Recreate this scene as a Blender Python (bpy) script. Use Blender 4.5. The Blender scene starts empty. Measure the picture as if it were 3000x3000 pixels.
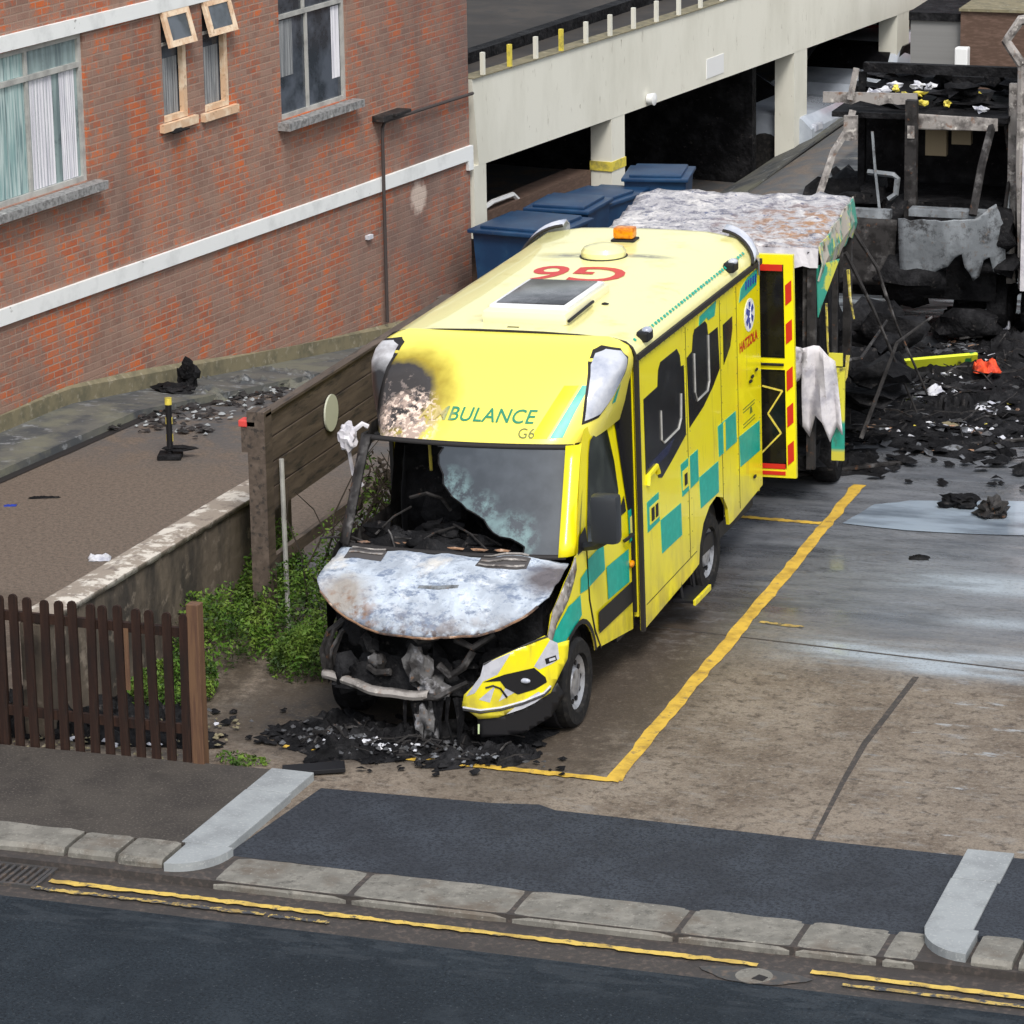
import bpy, bmesh, math, random
from mathutils import Vector, Matrix, noise
random.seed(7)
D = bpy.data; scene = bpy.context.scene; COL = scene.collection
R = math.radians
# ---------------------------------------------------------------- camera, sky, sun, exposure
cd = D.cameras.new('Camera'); cam = D.objects.new('Camera', cd); COL.objects.link(cam); scene.camera = cam
yaw, pitch, roll = -.333, .28, -.017
fw = Vector((math.sin(yaw)*math.cos(pitch), math.cos(yaw)*math.cos(pitch), -math.sin(pitch)))
r0 = Vector((math.cos(yaw), -math.sin(yaw), 0)); u0 = r0.cross(fw)
rr = r0*math.cos(roll)+u0*math.sin(roll); uu = u0*math.cos(roll)-r0*math.sin(roll)
cam.matrix_world = Matrix(((rr.x, uu.x, -fw.x, 9.608), (rr.y, uu.y, -fw.y, -25.474), (rr.z, uu.z, -fw.z, 9.775), (0, 0, 0, 1)))
cd.sensor_width = 36; cd.lens = 36*10878/3000; cd.clip_start = .5; cd.clip_end = 600
w = D.worlds.new('World'); scene.world = w; w.use_nodes = True
nt = w.node_tree; bg = nt.nodes['Background']
sky = nt.nodes.new('ShaderNodeTexSky'); sky.sky_type = 'NISHITA'; sky.sun_disc = False
SUN_EL, SUN_AZ = 52, 150
sky.sun_elevation = R(SUN_EL); sky.sun_rotation = R(SUN_AZ); sky.air_density = 1.4; sky.dust_density = 3.0
hs = nt.nodes.new('ShaderNodeHueSaturation'); hs.inputs['Saturation'].default_value = .42
nt.links.new(sky.outputs[0], hs.inputs['Color']); nt.links.new(hs.outputs[0], bg.inputs[0]); bg.inputs[1].default_value = .125
sd = D.lights.new('Sun', 'SUN'); so = D.objects.new('Sun', sd); COL.objects.link(so)
sd.energy = 1.5; sd.angle = R(16); sd.color = (1, .96, .9)
az, el = R(SUN_AZ), R(SUN_EL)
sdir = Vector((math.sin(az)*math.cos(el), math.cos(az)*math.cos(el), math.sin(el)))
so.rotation_euler = sdir.to_track_quat('Z', 'Y').to_euler(); so.location = (0, 0, 30)
scene.view_settings.view_transform = 'Standard'; scene.view_settings.look = 'None'
scene.view_settings.exposure = .62; scene.view_settings.gamma = 1
scene.cycles.max_bounces = 5; scene.cycles.transparent_max_bounces = 6

# ---------------------------------------------------------------- materials
class NT:
    def __init__(s, m):
        m.use_nodes = True; s.t = m.node_tree; s.b = s.t.nodes['Principled BSDF']; s.co = None; s.m = m
    def n(s, typ, **kw):
        nd = s.t.nodes.new('ShaderNode'+typ)
        for k, v in kw.items():
            if k.startswith('i_'): nd.inputs[k[2:].replace('_', ' ')].default_value = v
            elif k.startswith('n') and k[1:].isdigit(): nd.inputs[int(k[1:])].default_value = v
            else: setattr(nd, k, v)
        return nd
    def l(s, a, b): s.t.links.new(a, b)
    def coord(s):
        if not s.co: s.co = s.n('TexCoord').outputs['Object']
        return s.co
    def mapped(s, scale):
        if scale is None: return s.coord()
        mp = s.n('Mapping'); mp.inputs['Scale'].default_value = scale; s.l(s.coord(), mp.inputs[0]); return mp.outputs[0]
    def noise(s, scale, lo=.4, hi=.6, detail=6, stretch=None, rough=.6, invert=False):
        nz = s.n('TexNoise', i_Scale=scale, i_Detail=detail, i_Roughness=rough); s.l(s.mapped(stretch), nz.inputs['Vector'])
        mr = s.n('MapRange'); s.l(nz.outputs[0], mr.inputs[0])
        mr.inputs[1].default_value = lo; mr.inputs[2].default_value = hi
        mr.inputs[3].default_value, mr.inputs[4].default_value = ((1, 0) if invert else (0, 1))
        return mr.outputs[0]
    def spot(s, c, r_in, r_out, amp=.3, scale=6, squash=(1, 1, 1)):
        mp = s.n('Mapping'); mp.inputs['Location'].default_value = [-a*b for a, b in zip(c, squash)]; mp.inputs['Scale'].default_value = squash
        s.l(s.coord(), mp.inputs[0])
        ln = s.n('VectorMath', operation='LENGTH'); s.l(mp.outputs[0], ln.inputs[0])
        nz = s.n('TexNoise', i_Scale=scale, i_Detail=5.); s.l(s.coord(), nz.inputs['Vector'])
        ma = s.n('Math', operation='MULTIPLY_ADD'); s.l(nz.outputs[0], ma.inputs[0]); ma.inputs[1].default_value = amp*2; s.l(ln.outputs['Value'], ma.inputs[2])
        mr = s.n('MapRange'); s.l(ma.outputs[0], mr.inputs[0])
        mr.inputs[1].default_value = r_in+amp; mr.inputs[2].default_value = r_out+amp; mr.inputs[3].default_value = 1; mr.inputs[4].default_value = 0
        return mr.outputs[0]
    def mul(s, a, b, op='MULTIPLY'):
        m = s.n('Math', operation=op); s.l(a, m.inputs[0])
        if isinstance(b, (int, float)): m.inputs[1].default_value = b
        else: s.l(b, m.inputs[1])
        return m.outputs[0]
    def axis(s, ax, lo, hi):
        sp = s.n('SeparateXYZ'); s.l(s.coord(), sp.inputs[0]); mr = s.n('MapRange'); s.l(sp.outputs[ax], mr.inputs[0])
        mr.inputs[1].default_value = lo; mr.inputs[2].default_value = hi; return mr.outputs[0]
    def mix(s, a, b, f):
        mx = s.n('Mix', data_type='RGBA'); s.l(f, mx.inputs[0]) if not isinstance(f, float) else setattr(mx.inputs[0], 'default_value', f)
        for v, i in ((a, 6), (b, 7)):
            if isinstance(v, tuple): mx.inputs[i].default_value = (*v, 1)
            else: s.l(v, mx.inputs[i])
        return mx.outputs[2]
    def bump(s, scale, strength, dist=.02, stretch=None, detail=5):
        nz = s.n('TexNoise', i_Scale=scale, i_Detail=float(detail)); s.l(s.mapped(stretch), nz.inputs['Vector'])
        bp = s.n('Bump'); bp.inputs['Strength'].default_value = strength; bp.inputs['Distance'].default_value = dist
        s.l(nz.outputs[0], bp.inputs['Height']); s.l(bp.outputs[0], s.b.inputs['Normal'])
def mat(name, base, rough=.6, metal=0, layers=(), bump=None, rlayers=(), spec=.5, coat=0):
    """layers: (colour, fn(N) -> factor)"""
    m = D.materials.new(name); N = NT(m); b = N.b
    b.inputs['Roughness'].default_value = rough; b.inputs['Metallic'].default_value = metal
    b.inputs['Specular IOR Level'].default_value = spec; b.inputs['Coat Weight'].default_value = coat
    cur = base
    for c, fn in layers: cur = N.mix(cur, c, fn(N))
    if isinstance(cur, tuple): b.inputs['Base Color'].default_value = (*cur, 1)
    else: N.l(cur, b.inputs['Base Color'])
    if rlayers:
        curv = None
        v = (rough, rough, rough)
        for c, fn in rlayers: v = N.mix(v, (c, c, c), fn(N))
        N.l(v, b.inputs['Roughness'])
    if bump: N.bump(*bump)
    return m
nz = lambda *a, **k: (lambda N: N.noise(*a, **k))
sp_ = lambda *a, **k: (lambda N: N.spot(*a, **k))
M = {}
YEL = (.86, .76, .006); GRN = (.0, .34, .26)
soot_l = sp_((-.86, 1.62, 2.40), .22, .36, .10, 7)
M['yellow'] = mat('yellow_paint', YEL, .28, layers=[((.80, .68, .01), nz(2.5, .45, .75)), ((.50, .42, .06), nz(9, .66, .85)), ((.34, .28, .07), lambda N: N.mul(N.mul(N.axis(2, .95, .40), N.noise(5, .35, .65, detail=8, stretch=(1, 1, .5))), .75)), ((.40, .34, .05), lambda N: N.mul(N.noise(4, .60, .72, detail=8, stretch=(1, 3, .35)), .6))], coat=.25, bump=(1.3, .12, .01))
M['fairing'] = mat('scorched_yellow_paint', (.88, .78, .12), .3, layers=[  # base colour paled to carry sky sheen, scorch layers on top
    ((.34, .26, .02), sp_((-.70, 1.66, 2.54), .36, .60, .12, 6)),
    ((.030, .026, .026), sp_((-.74, 1.70, 2.47), .30, .38, .07, 7)),
    ((.40, .30, .25), lambda N: N.mul(N.spot((-.60, 1.50, 2.28), .20, .32, .08, 12), N.noise(9, .42, .52))),
    ((.78, .62, .52), lambda N: N.mul(N.spot((-.58, 1.52, 2.30), .22, .34, .08, 12), N.noise(24, .50, .58))),
    ((.16, .13, .12), lambda N: N.mul(N.spot((-.70, 1.6, 2.42), .26, .36, .08, 10), N.noise(16, .56, .62)))],
    rlayers=[(.85, sp_((-.72, 1.60, 2.42), .30, .45, .1, 6))], coat=.3)
M['rooftop'] = mat('yellow_paint_sky_sheen', (.86, .81, .36), .32, layers=[  # same yellow paint as the sides, sky sheen paled into its colour
    ((.10, .08, .03), lambda N: N.mul(N.spot((-.36, 5.14, 2.9), .04, .34, .03, 9, (1, 2.6, .1)), N.noise(10, .32, .5, stretch=(1, 5, 1)))),
    ((.10, .08, .03), lambda N: N.mul(N.spot((.34, 5.20, 2.9), .04, .34, .03, 9, (1, 3.2, .1)), N.noise(10, .32, .5, stretch=(1, 5, 1)))),
    ((.62, .52, .10), nz(3, .55, .8)), ((.4, .33, .12), nz(26, .66, .8))], coat=.6)
M['green'] = mat('green_reflective_sheet', GRN, .35, layers=[((.01, .42, .33), nz(14, .45, .7))])
M['silver_sheet'] = mat('silver_reflective_sheet', (.50, .51, .56), .35, layers=[((.36, .37, .42), nz(9, .45, .65))])
M['black'] = mat('black_plastic', (.010, .010, .012), .5, spec=.3)
M['seal'] = mat('black_rubber_seal', (.012, .01, .01), .7)
M['blackglass'] = mat('dark_tinted_glass', (.006, .006, .007), .16, spec=.25, layers=[((.02, .02, .022), nz(5, .5, .8))])
M['doorglass'] = mat('smoked_door_glass', (.012, .016, .013), .1, layers=[((.05, .06, .05), nz(4, .45, .8))])
M['red'] = mat('red_sheet', (.55, .02, .012), .4)
M['blue'] = mat('blue_sheet', (.01, .035, .30), .4)
M['whitepaint'] = mat('white_paint', (.75, .76, .76), .4)
M['amber'] = mat('amber_lens', (.75, .26, .0), .2, layers=[((.5, .13, .0), nz(20, .45, .6))])
M['lens'] = mat('clear_beacon_lens', (.52, .54, .60), .12, layers=[((.33, .36, .45), nz(4, .48, .66))], coat=.6)
M['lens_burnt'] = mat('scorched_beacon_lens', (.50, .50, .52), .3, layers=[((.32, .31, .32), nz(8, .4, .6)), ((.02, .018, .018), sp_((-.92, 1.85, 2.40), .20, .34, .08, 9))])
M['tyre'] = mat('tyre_rubber', (.010, .010, .011), .8, spec=.2, layers=[((.03, .028, .026), nz(20, .45, .7))])
M['rim'] = mat('silver_wheel_steel', (.34, .35, .38), .35, .4, layers=[((.12, .12, .13), nz(14, .5, .7))])
M['mirrorshell'] = mat('black_mirror_shell', (.022, .025, .03), .4)
CH = [((.020, .020, .022), nz(4, .45, .65)), ((.055, .05, .048), nz(13, .62, .72)), ((.012, .011, .011), nz(6, .5, .62))]
M['char'] = mat('charred_remains', (.006, .006, .007), .75, spec=.12, layers=CH[:2], bump=(14, .7, .05))
M['charmetal'] = mat('burnt_steel', (.032, .030, .030), .65, .1, spec=.25, layers=[((.13, .125, .125), nz(5, .55, .7)), ((.015, .014, .014), nz(9, .48, .6)), ((.13, .06, .03), nz(13, .62, .72))], bump=(30, .3, .01))
M['palemetal'] = mat('ash_coated_steel', (.30, .28, .265), .7, layers=[((.10, .09, .085), nz(6, .48, .62)), ((.55, .52, .48), nz(16, .58, .7)), ((.18, .09, .05), nz(9, .6, .72))], bump=(25, .3, .01))
M['ashpanel'] = mat('ash_grey_panel', (.15, .165, .18), .6, layers=[((.27, .295, .32), nz(3, .45, .65, stretch=(1, 1, .5))), ((.035, .035, .037), nz(4, .50, .62, detail=9, rough=.8)), ((.13, .10, .08), nz(12, .6, .7))], bump=(12, .4, .02))
M['bonnet'] = mat('burnt_bonnet', (.33, .37, .43), .6, spec=.3, layers=[
    ((.47, .53, .61), nz(2.6, .42, .56, detail=8)), ((.17, .21, .29), nz(4.5, .50, .60, rough=.8, stretch=(1, 1.8, 1))), ((.55, .54, .52), nz(2.2, .56, .66)), ((.64, .68, .74), nz(5, .56, .68, rough=.7)), ((.14, .18, .28), nz(12, .62, .68, rough=.7)),
    ((.20, .19, .20), lambda N: N.mul(N.noise(5, .45, .6), N.axis(2, 1.16, 1.0))),
    ((.12, .10, .10), lambda N: N.mul(N.noise(14, .5, .62), N.axis(2, 1.10, .98))),
    ((.28, .26, .24), sp_((-.72, .35, 1.15), .12, .30, .08, 8)),
    ((.20, .12, .08), lambda N: N.mul(N.noise(10, .48, .62), N.spot((-.70, .2, 1.0), .2, .38, .08, 8))),
    ((.12, .11, .12), sp_((.92, .68, 1.3), .14, .30, .08, 12))], bump=(6, 1., .05))
M['sootglass'] = mat('soot_stained_windscreen', (.032, .040, .05), .28, layers=[
    ((.055, .066, .08), nz(2.2, .42, .62)), ((.14, .22, .23), lambda N: N.mul(N.noise(9, .42, .58, rough=.7), N.spot((-.08, 1.15, 1.80), .12, .26, .10, 6))),
    ((.14, .22, .23), lambda N: N.mul(N.noise(9, .42, .58, rough=.7), N.spot((.20, 1.07, 1.67), .10, .22, .10, 6))), ((.14, .22, .23), lambda N: N.mul(N.noise(8, .42, .58, rough=.7), N.spot((.50, 1.0, 1.53), .12, .24, .1, 6)))], coat=.2)
M['rustedge'] = mat('rust_and_ash', (.30, .17, .10), .8, layers=[((.07, .05, .045), nz(7, .45, .6)), ((.6, .45, .35), nz(15, .58, .7))])
M['ashroof'] = mat('ash_covered_roof', (.40, .39, .41), .85, layers=[
    ((.10, .10, .13), nz(3.0, .54, .62, detail=9, rough=.8)), ((.58, .56, .55), nz(1.6, .50, .60, detail=9, rough=.8)),
    ((.17, .17, .21), nz(7, .5, .6, detail=8, rough=.7)), ((.62, .60, .60), nz(11, .55, .66, rough=.7)), ((.12, .14, .22), nz(16, .6, .68)),
    ((.34, .19, .10), lambda N: N.mul(N.spot((.9, -.2, 2.6), .35, 1.1, .2, 3), N.noise(7, .46, .60, detail=8)))], bump=(9, 1., .06))
M['cloth'] = mat('white_sheet_cloth', (.62, .60, .63), .8, layers=[((.38, .37, .42), nz(6, .45, .65)), ((.2, .16, .15), nz(9, .64, .74))], bump=(8, .5, .03))
M['checkscrap'] = mat('scorched_check_panel', (.62, .58, .05), .5, layers=[((.02, .30, .22), lambda N: N.axis(2, .9, .86)), ((.55, .5, .05), lambda N: N.axis(2, .62, .58)), ((.06, .05, .03), nz(6, .55, .68))])
M['scorchgreen'] = mat('scorched_green_sheet', (.04, .30, .22), .5, layers=[((.55, .55, .08), nz(5, .52, .58)), ((.1, .08, .06), nz(8, .58, .68))])
M['scorchpale'] = mat('scorched_pale_panel', (.44, .40, .34), .6, layers=[((.05, .30, .22), nz(3.5, .50, .56)), ((.55, .55, .12), nz(5, .55, .6)), ((.1, .08, .06), nz(8, .56, .66))])
M['ashdark'] = mat('ash_dusted_engine', (.09, .088, .09), .7, layers=[((.26, .26, .28), nz(9, .52, .62, detail=8)), ((.02, .018, .018), nz(6, .50, .60, detail=8)), ((.12, .07, .04), nz(14, .62, .7))], bump=(18, .8, .02))
M['fragment'] = mat('grey_burnt_fragments', (.05, .052, .058), .7, layers=[((.16, .17, .19), nz(5, .52, .62)), ((.02, .02, .02), nz(9, .5, .6))])
M['scorchyellow'] = mat('scorched_yellow_strut', (.50, .42, .06), .6, layers=[((.10, .08, .04), nz(11, .47, .58)), ((.55, .5, .3), nz(17, .56, .66))])
# ---- place materials
def brickmat():
    m = D.materials.new('weathered_red_brick'); N = NT(m)
    sp = N.n('SeparateXYZ'); N.l(N.coord(), sp.inputs[0]); cb = N.n('CombineXYZ'); N.l(sp.outputs[1], cb.inputs[0]); N.l(sp.outputs[2], cb.inputs[1])
    def bt(c1, c2, mo, seedbias):
        b = N.n('TexBrick', offset=.5, i_Scale=1., i_Mortar_Size=.009, i_Bias=seedbias); b.inputs['Brick Width'].default_value = .225; b.inputs['Row Height'].default_value = .078
        b.inputs['Mortar Smooth'].default_value = .3
        b.inputs['Color1'].default_value = (*c1, 1); b.inputs['Color2'].default_value = (*c2, 1); b.inputs['Mortar'].default_value = (*mo, 1); N.l(cb.outputs[0], b.inputs['Vector']); return b
    b1 = bt((.56, .13, .030), (.36, .095, .045), (.36, .24, .18), 0); b2 = bt((.30, .175, .135), (.22, .125, .095), (.30, .205, .16), .1)
    c = N.mix(b1.outputs[0], b2.outputs[0], N.noise(1.5, .455, .52, detail=8, rough=.85))
    c = N.mix(c, (.29, .185, .14), N.mul(N.noise(2.6, .47, .60, detail=8, rough=.7), .85))
    c = N.mix(c, (.14, .085, .065), N.mul(N.noise(1.1, .56, .70, stretch=(1, 1.2, .6), detail=8), .35))
    c = N.mix(c, (.12, .085, .08), N.mul(N.axis(1, 5.0, 9.6), N.noise(.8, .3, .75)))
    c = N.mix(c, (.10, .07, .065), N.mul(N.noise(.6, .55, .75, stretch=(1, 1, .3)), .55))
    c = N.mix(c, (.52, .42, .36), N.spot((0, 8.0, .82), .14, .24, .12, 9))
    N.l(c, N.b.inputs['Base Color']); N.b.inputs['Roughness'].default_value = .85
    bp = N.n('Bump'); bp.inputs['Strength'].default_value = .5; bp.inputs['Distance'].default_value = .008
    iv = N.mul(b1.outputs['Fac'], -1.); nzn = N.n('TexNoise', i_Scale=60.); N.l(N.coord(), nzn.inputs['Vector'])
    N.l(N.mul(iv, nzn.outputs[0], 'ADD'), bp.inputs['Height']); N.l(bp.outputs[0], N.b.inputs['Normal'])
    return m
M['brick'] = brickmat()
M['darkbrick'] = mat('brown_brick_wall', (.085, .05, .035), .85, layers=[((.13, .08, .06), nz(8, .45, .65, stretch=(1, 1, 4)))])
M['bandwhite'] = mat('white_painted_band', (.78, .80, .80), .55, layers=[((.60, .62, .62), nz(3, .5, .75)), ((.25, .24, .24), nz(8, .68, .74))])
M['cream'] = mat('cream_painted_concrete', (.70, .69, .61), .65, layers=[((.62, .61, .53), nz(1.2, .45, .65, stretch=(1, 1, .4))), ((.44, .42, .35), nz(5, .63, .76, stretch=(2, 2, .7))), ((.2, .17, .12), nz(3.5, .70, .73, stretch=(3, 3, 1)))], bump=(20, .15, .01))
M['plinth'] = mat('mossy_concrete_plinth', (.19, .165, .10), .9, layers=[((.12, .11, .07), nz(5, .45, .65)), ((.28, .25, .18), nz(12, .55, .7))])
M['winframe'] = mat('grey_window_frame', (.42, .42, .40), .5, layers=[((.28, .28, .27), nz(5, .45, .65))])
M['woodframe'] = mat('bare_wood_window_frame', (.62, .42, .27), .6, layers=[((.75, .60, .44), nz(6, .45, .6)), ((.36, .22, .13), nz(14, .58, .7))])
M['pane'] = mat('net_curtained_glass', (.16, .21, .22), .12, layers=[((.28, .36, .36), nz(2, .4, .6, stretch=(1, 6, .6))), ((.08, .10, .11), nz(4, .55, .7))], coat=.3)
M['panedark'] = mat('dark_window_glass', (.03, .038, .048), .1, layers=[((.085, .10, .125), nz(2.4, .42, .6))], coat=.3)
M['teal_curtain'] = mat('teal_net_curtain', (.22, .35, .35), .8, layers=[((.46, .56, .55), nz(2.5, .4, .6, stretch=(1, 9, .5))), ((.12, .20, .21), nz(3, .5, .62, stretch=(1, 12, .5)))])
M['white_curtain'] = mat('white_curtain', (.66, .66, .70), .8, layers=[((.46, .46, .52), nz(4, .45, .6, stretch=(1, 12, .4)))])
M['grey_curtain'] = mat('grey_net_curtain', (.24, .25, .26), .85, layers=[((.13, .14, .15), nz(4, .45, .6, stretch=(1, 10, .4)))])
M['lead'] = mat('weathered_lead_sill', (.27, .27, .27), .6, layers=[((.14, .14, .14), nz(20, .45, .6)), ((.45, .45, .44), nz(9, .6, .7))])
M['pipe'] = mat('dark_iron_pipe', (.05, .04, .038), .6)
# ground
def ground_mat():
    m = D.materials.new('stained_concrete'); N = NT(m)
    c = N.mix((.120, .090, .066), (.225, .185, .145), N.noise(.9, .40, .58, detail=9, rough=.7))
    c = N.mix(c, (.085, .062, .045), N.noise(9, .5, .68, detail=8, rough=.75))
    c = N.mix(c, (.26, .225, .18), N.mul(N.noise(22, .52, .62, detail=7, rough=.8), .8))
    c = N.mix(c, (.050, .037, .028), N.mul(N.noise(9, .52, .62, detail=9, rough=.85), .85))
    c = N.mix(c, (.23, .215, .195), N.mul(N.noise(3.4, .54, .64, detail=9, rough=.8, stretch=(.7, 1.4, 1)), .7))
    c = N.mix(c, (.07, .05, .038), N.mul(N.noise(60, .52, .66, detail=4), .5))
    far = N.mul(N.axis(1, 2.6, 4.6), N.axis(0, -3.2, -2.6))
    c = N.mix(c, (.155, .168, .19), N.mul(far, .9))
    c = N.mix(c, (.075, .082, .095), N.mul(far, N.noise(.8, .45, .60, detail=9, stretch=(.5, 1.6, 1), rough=.75)))
    c = N.mix(c, (.042, .045, .050), N.mul(N.mul(far, N.noise(4, .54, .66, detail=9, stretch=(.5, 1.6, 1), rough=.8)), .8))
    c = N.mix(c, (.20, .185, .165), N.mul(N.mul(far, N.noise(1.7, .56, .68, detail=9, rough=.8)), .5))
    c = N.mix(c, (.30, .31, .32), N.mul(N.mul(N.noise(3.1, .60, .66, detail=8, stretch=(.55, 1.7, 1), rough=.7), N.axis(0, 3.25, 3.5)), N.axis(1, 3.6, 2.6)))
    c = N.mix(c, (.016, .019, .024), N.mul(N.mul(N.axis(1, 8.8, 12.5), N.axis(0, -6.2, -5.4)), N.noise(1.3, .22, .46, detail=8)))
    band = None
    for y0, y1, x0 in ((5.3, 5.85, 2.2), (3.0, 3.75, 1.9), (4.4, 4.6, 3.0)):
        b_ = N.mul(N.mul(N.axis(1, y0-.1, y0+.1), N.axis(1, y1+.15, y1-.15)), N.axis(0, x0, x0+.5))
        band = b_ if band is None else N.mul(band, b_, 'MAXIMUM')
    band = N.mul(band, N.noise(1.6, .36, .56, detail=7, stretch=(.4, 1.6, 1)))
    c = N.mix(c, (.34, .39, .44), N.mul(band, .8))  # sky reflection painted as pale blue patches on the wet ground
    # yard side: brown tarmac
    yard = N.mul(N.axis(0, -2.8, -2.95), N.axis(1, -6., -5.9))
    c = N.mix(c, (.150, .118, .092), N.mul(yard, 1.))
    c = N.mix(c, (.075, .058, .046), N.mul(yard, N.noise(24, .45, .60, detail=8, rough=.85)))
    c = N.mix(c, (.20, .15, .11), N.mul(yard, N.noise(50, .58, .66, detail=4)))
    c = N.mix(c, (.075, .078, .082), N.mul(N.mul(yard, N.axis(1, 6.8, 9.0)), N.noise(3, .38, .55, detail=8)))
    # char and dark wet under and in front of the ambulance
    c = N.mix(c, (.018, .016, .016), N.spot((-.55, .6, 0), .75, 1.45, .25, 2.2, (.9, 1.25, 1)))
    c = N.mix(c, (.045, .032, .021), N.mul(N.mul(N.spot((.75, 2.4, 0), .55, 1.15, .3, 2.5, (1.0, .30, 1)), N.noise(5, .30, .50, detail=8, rough=.8)), .92))
    c = N.mix(c, (.06, .045, .032), N.mul(N.mul(N.axis(1, 3.2, 2.6), N.mul(N.axis(0, 1.6, 1.45), N.axis(1, -.16, -.1))), N.noise(4, .40, .58, detail=8, rough=.8)))
    c = N.mix(c, (.035, .028, .022), N.mul(N.noise(26, .50, .64, detail=6, rough=.8), .5))
    c = N.mix(c, (.26, .22, .17), N.mul(N.mul(N.noise(31, .55, .68, detail=6, rough=.8), .45), N.axis(1, 4.5, 3.)))
    N.l(c, N.b.inputs['Base Color'])
    wet = N.mul(far, N.noise(.9, .42, .56, detail=6, stretch=(.35, 1.5, 1)))
    patch = N.mul(N.mul(N.noise(2.4, .60, .66, detail=5, stretch=(.6, 1.8, 1)), N.axis(0, 3.3, 3.6)), N.axis(1, -.8, .0))
    tot = N.mul(N.mul(wet, patch, 'MAXIMUM'), band, 'MAXIMUM')
    rv = N.mix((.72,)*3, (.12,)*3, tot); N.l(rv, N.b.inputs['Roughness'])
    bp = N.n('Bump'); bp.inputs['Strength'].default_value = .35; bp.inputs['Distance'].default_value = .01
    nzn = N.n('TexNoise', i_Scale=45., i_Detail=6.); N.l(N.coord(), nzn.inputs['Vector'])
    inv = N.n('Math', operation='MULTIPLY_ADD'); N.l(tot, inv.inputs[0]); inv.inputs[1].default_value = -.95; inv.inputs[2].default_value = 1
    N.l(N.mul(nzn.outputs[0], inv.outputs[0]), bp.inputs['Height']); N.l(bp.outputs[0], N.b.inputs['Normal'])
    return m
M['ground'] = ground_mat()
M['road'] = mat('road_asphalt', (.015, .0205, .027), .8, spec=.18, layers=[((.023, .031, .040), nz(.8, .42, .66, detail=8)), ((.009, .012, .016), nz(42, .47, .60, detail=5, rough=.75)), ((.055, .065, .075), nz(36, .59, .70, detail=4, rough=.75)), ((.030, .038, .047), nz(2.3, .52, .78, detail=9, rough=.75)), ((.060, .068, .078), lambda N: N.mul(N.mul(N.noise(7, .50, .58, detail=1, stretch=(.5, 1.5, 1)), N.axis(1, -4.0, -3.75)), N.mul(N.axis(1, -3.35, -3.45), .22)))], bump=(70, .35, .006))
M['tarmac_new'] = mat('blue_black_tarmac', (.034, .038, .047), .75, spec=.2, layers=[((.046, .053, .066), nz(1.6, .42, .62)), ((.018, .021, .027), nz(40, .46, .60, rough=.75)), ((.085, .095, .11), nz(34, .61, .72, rough=.75))], bump=(70, .4, .006))
M['tarmac_old'] = mat('brown_grey_tarmac', (.060, .053, .047), .8, spec=.2, layers=[((.043, .038, .035), nz(2, .42, .62)), ((.13, .115, .10), nz(50, .55, .7)), ((.045, .04, .036), nz(5, .55, .7))], bump=(60, .4, .006))
M['gutter'] = mat('gutter_tarmac', (.042, .036, .033), .7, layers=[((.09, .07, .06), nz(20, .5, .65)), ((.035, .03, .028), nz(3, .5, .65))], bump=(60, .4, .006))
M['kerb'] = mat('granite_kerb', (.155, .148, .13), .75, layers=[((.215, .205, .18), nz(5, .45, .62)), ((.085, .080, .070), nz(7, .51, .63, detail=9, rough=.85)), ((.12, .10, .08), nz(2.2, .52, .66, detail=8)), ((.27, .26, .23), nz(40, .6, .7))], bump=(16, .5, .012))
M['strip'] = mat('pale_concrete_edging', (.28, .30, .31), .7, layers=[((.22, .235, .245), nz(3, .45, .62)), ((.36, .375, .38), nz(50, .55, .7))], bump=(50, .25, .004))
M['walk'] = mat('grey_concrete_walk', (.10, .10, .09), .8, layers=[((.05, .055, .06), nz(2.5, .42, .6, detail=8)), ((.20, .21, .22), nz(7, .58, .68)), ((.13, .13, .10), nz(1.2, .5, .6))], bump=(12, .5, .02))
def linemat(name, c, under, lo, hi, sc=9):
    return mat(name, c, .6, layers=[((c[0]*.62, c[1]*.6, c[2]*.7), nz(5, .45, .65)), (under, nz(sc, lo, hi, detail=9, rough=.75))])
M['line'] = linemat('worn_yellow_paint', (.62, .40, .055), (.16, .12, .08), .56, .68)
M['line2'] = linemat('road_yellow_paint', (.60, .42, .09), (.05, .05, .05), .55, .64, 12)
M['line3'] = linemat('faded_yellow_paint', (.48, .34, .09), (.05, .052, .058), .46, .54, 12)
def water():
    m = D.materials.new('puddle_water'); N = NT(m); N.l(N.mix((.30, .36, .43), (.10, .12, .15), N.noise(1.1, .42, .62, detail=7, stretch=(.5, 1.6, 1))), N.b.inputs['Base Color']); N.b.inputs['Roughness'].default_value = .06  # pale sky reflection painted into the water's base colour
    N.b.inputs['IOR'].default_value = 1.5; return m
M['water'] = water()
M['iron'] = mat('cast_iron', (.05, .048, .048), .55, layers=[((.12, .09, .07), nz(12, .5, .65))])
M['render'] = mat('stained_cement_wall', (.13, .105, .08), .9, layers=[((.045, .038, .032), nz(2.2, .45, .62, stretch=(1.5, 1.5, .5), detail=8)), ((.24, .20, .16), nz(6, .58, .7))], bump=(10, .6, .02))
M['coping'] = mat('chipped_coping', (.26, .22, .18), .85, layers=[((.56, .52, .46), nz(3.2, .50, .56, detail=8, rough=.7)), ((.16, .13, .11), nz(8, .55, .66))], bump=(14, .5, .02))
M['woodfence'] = mat('dark_stained_wood', (.020, .0095, .007), .75, spec=.25, layers=[((.042, .020, .013), nz(3, .45, .65, stretch=(6, 6, .6))), ((.012, .008, .007), nz(4, .5, .66, stretch=(6, 6, .6)))], bump=(30, .3, .006))
M['newwood'] = mat('orange_wood_post', (.13, .068, .034), .7, layers=[((.08, .038, .022), nz(4, .45, .65, stretch=(8, 8, .6)))])
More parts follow.
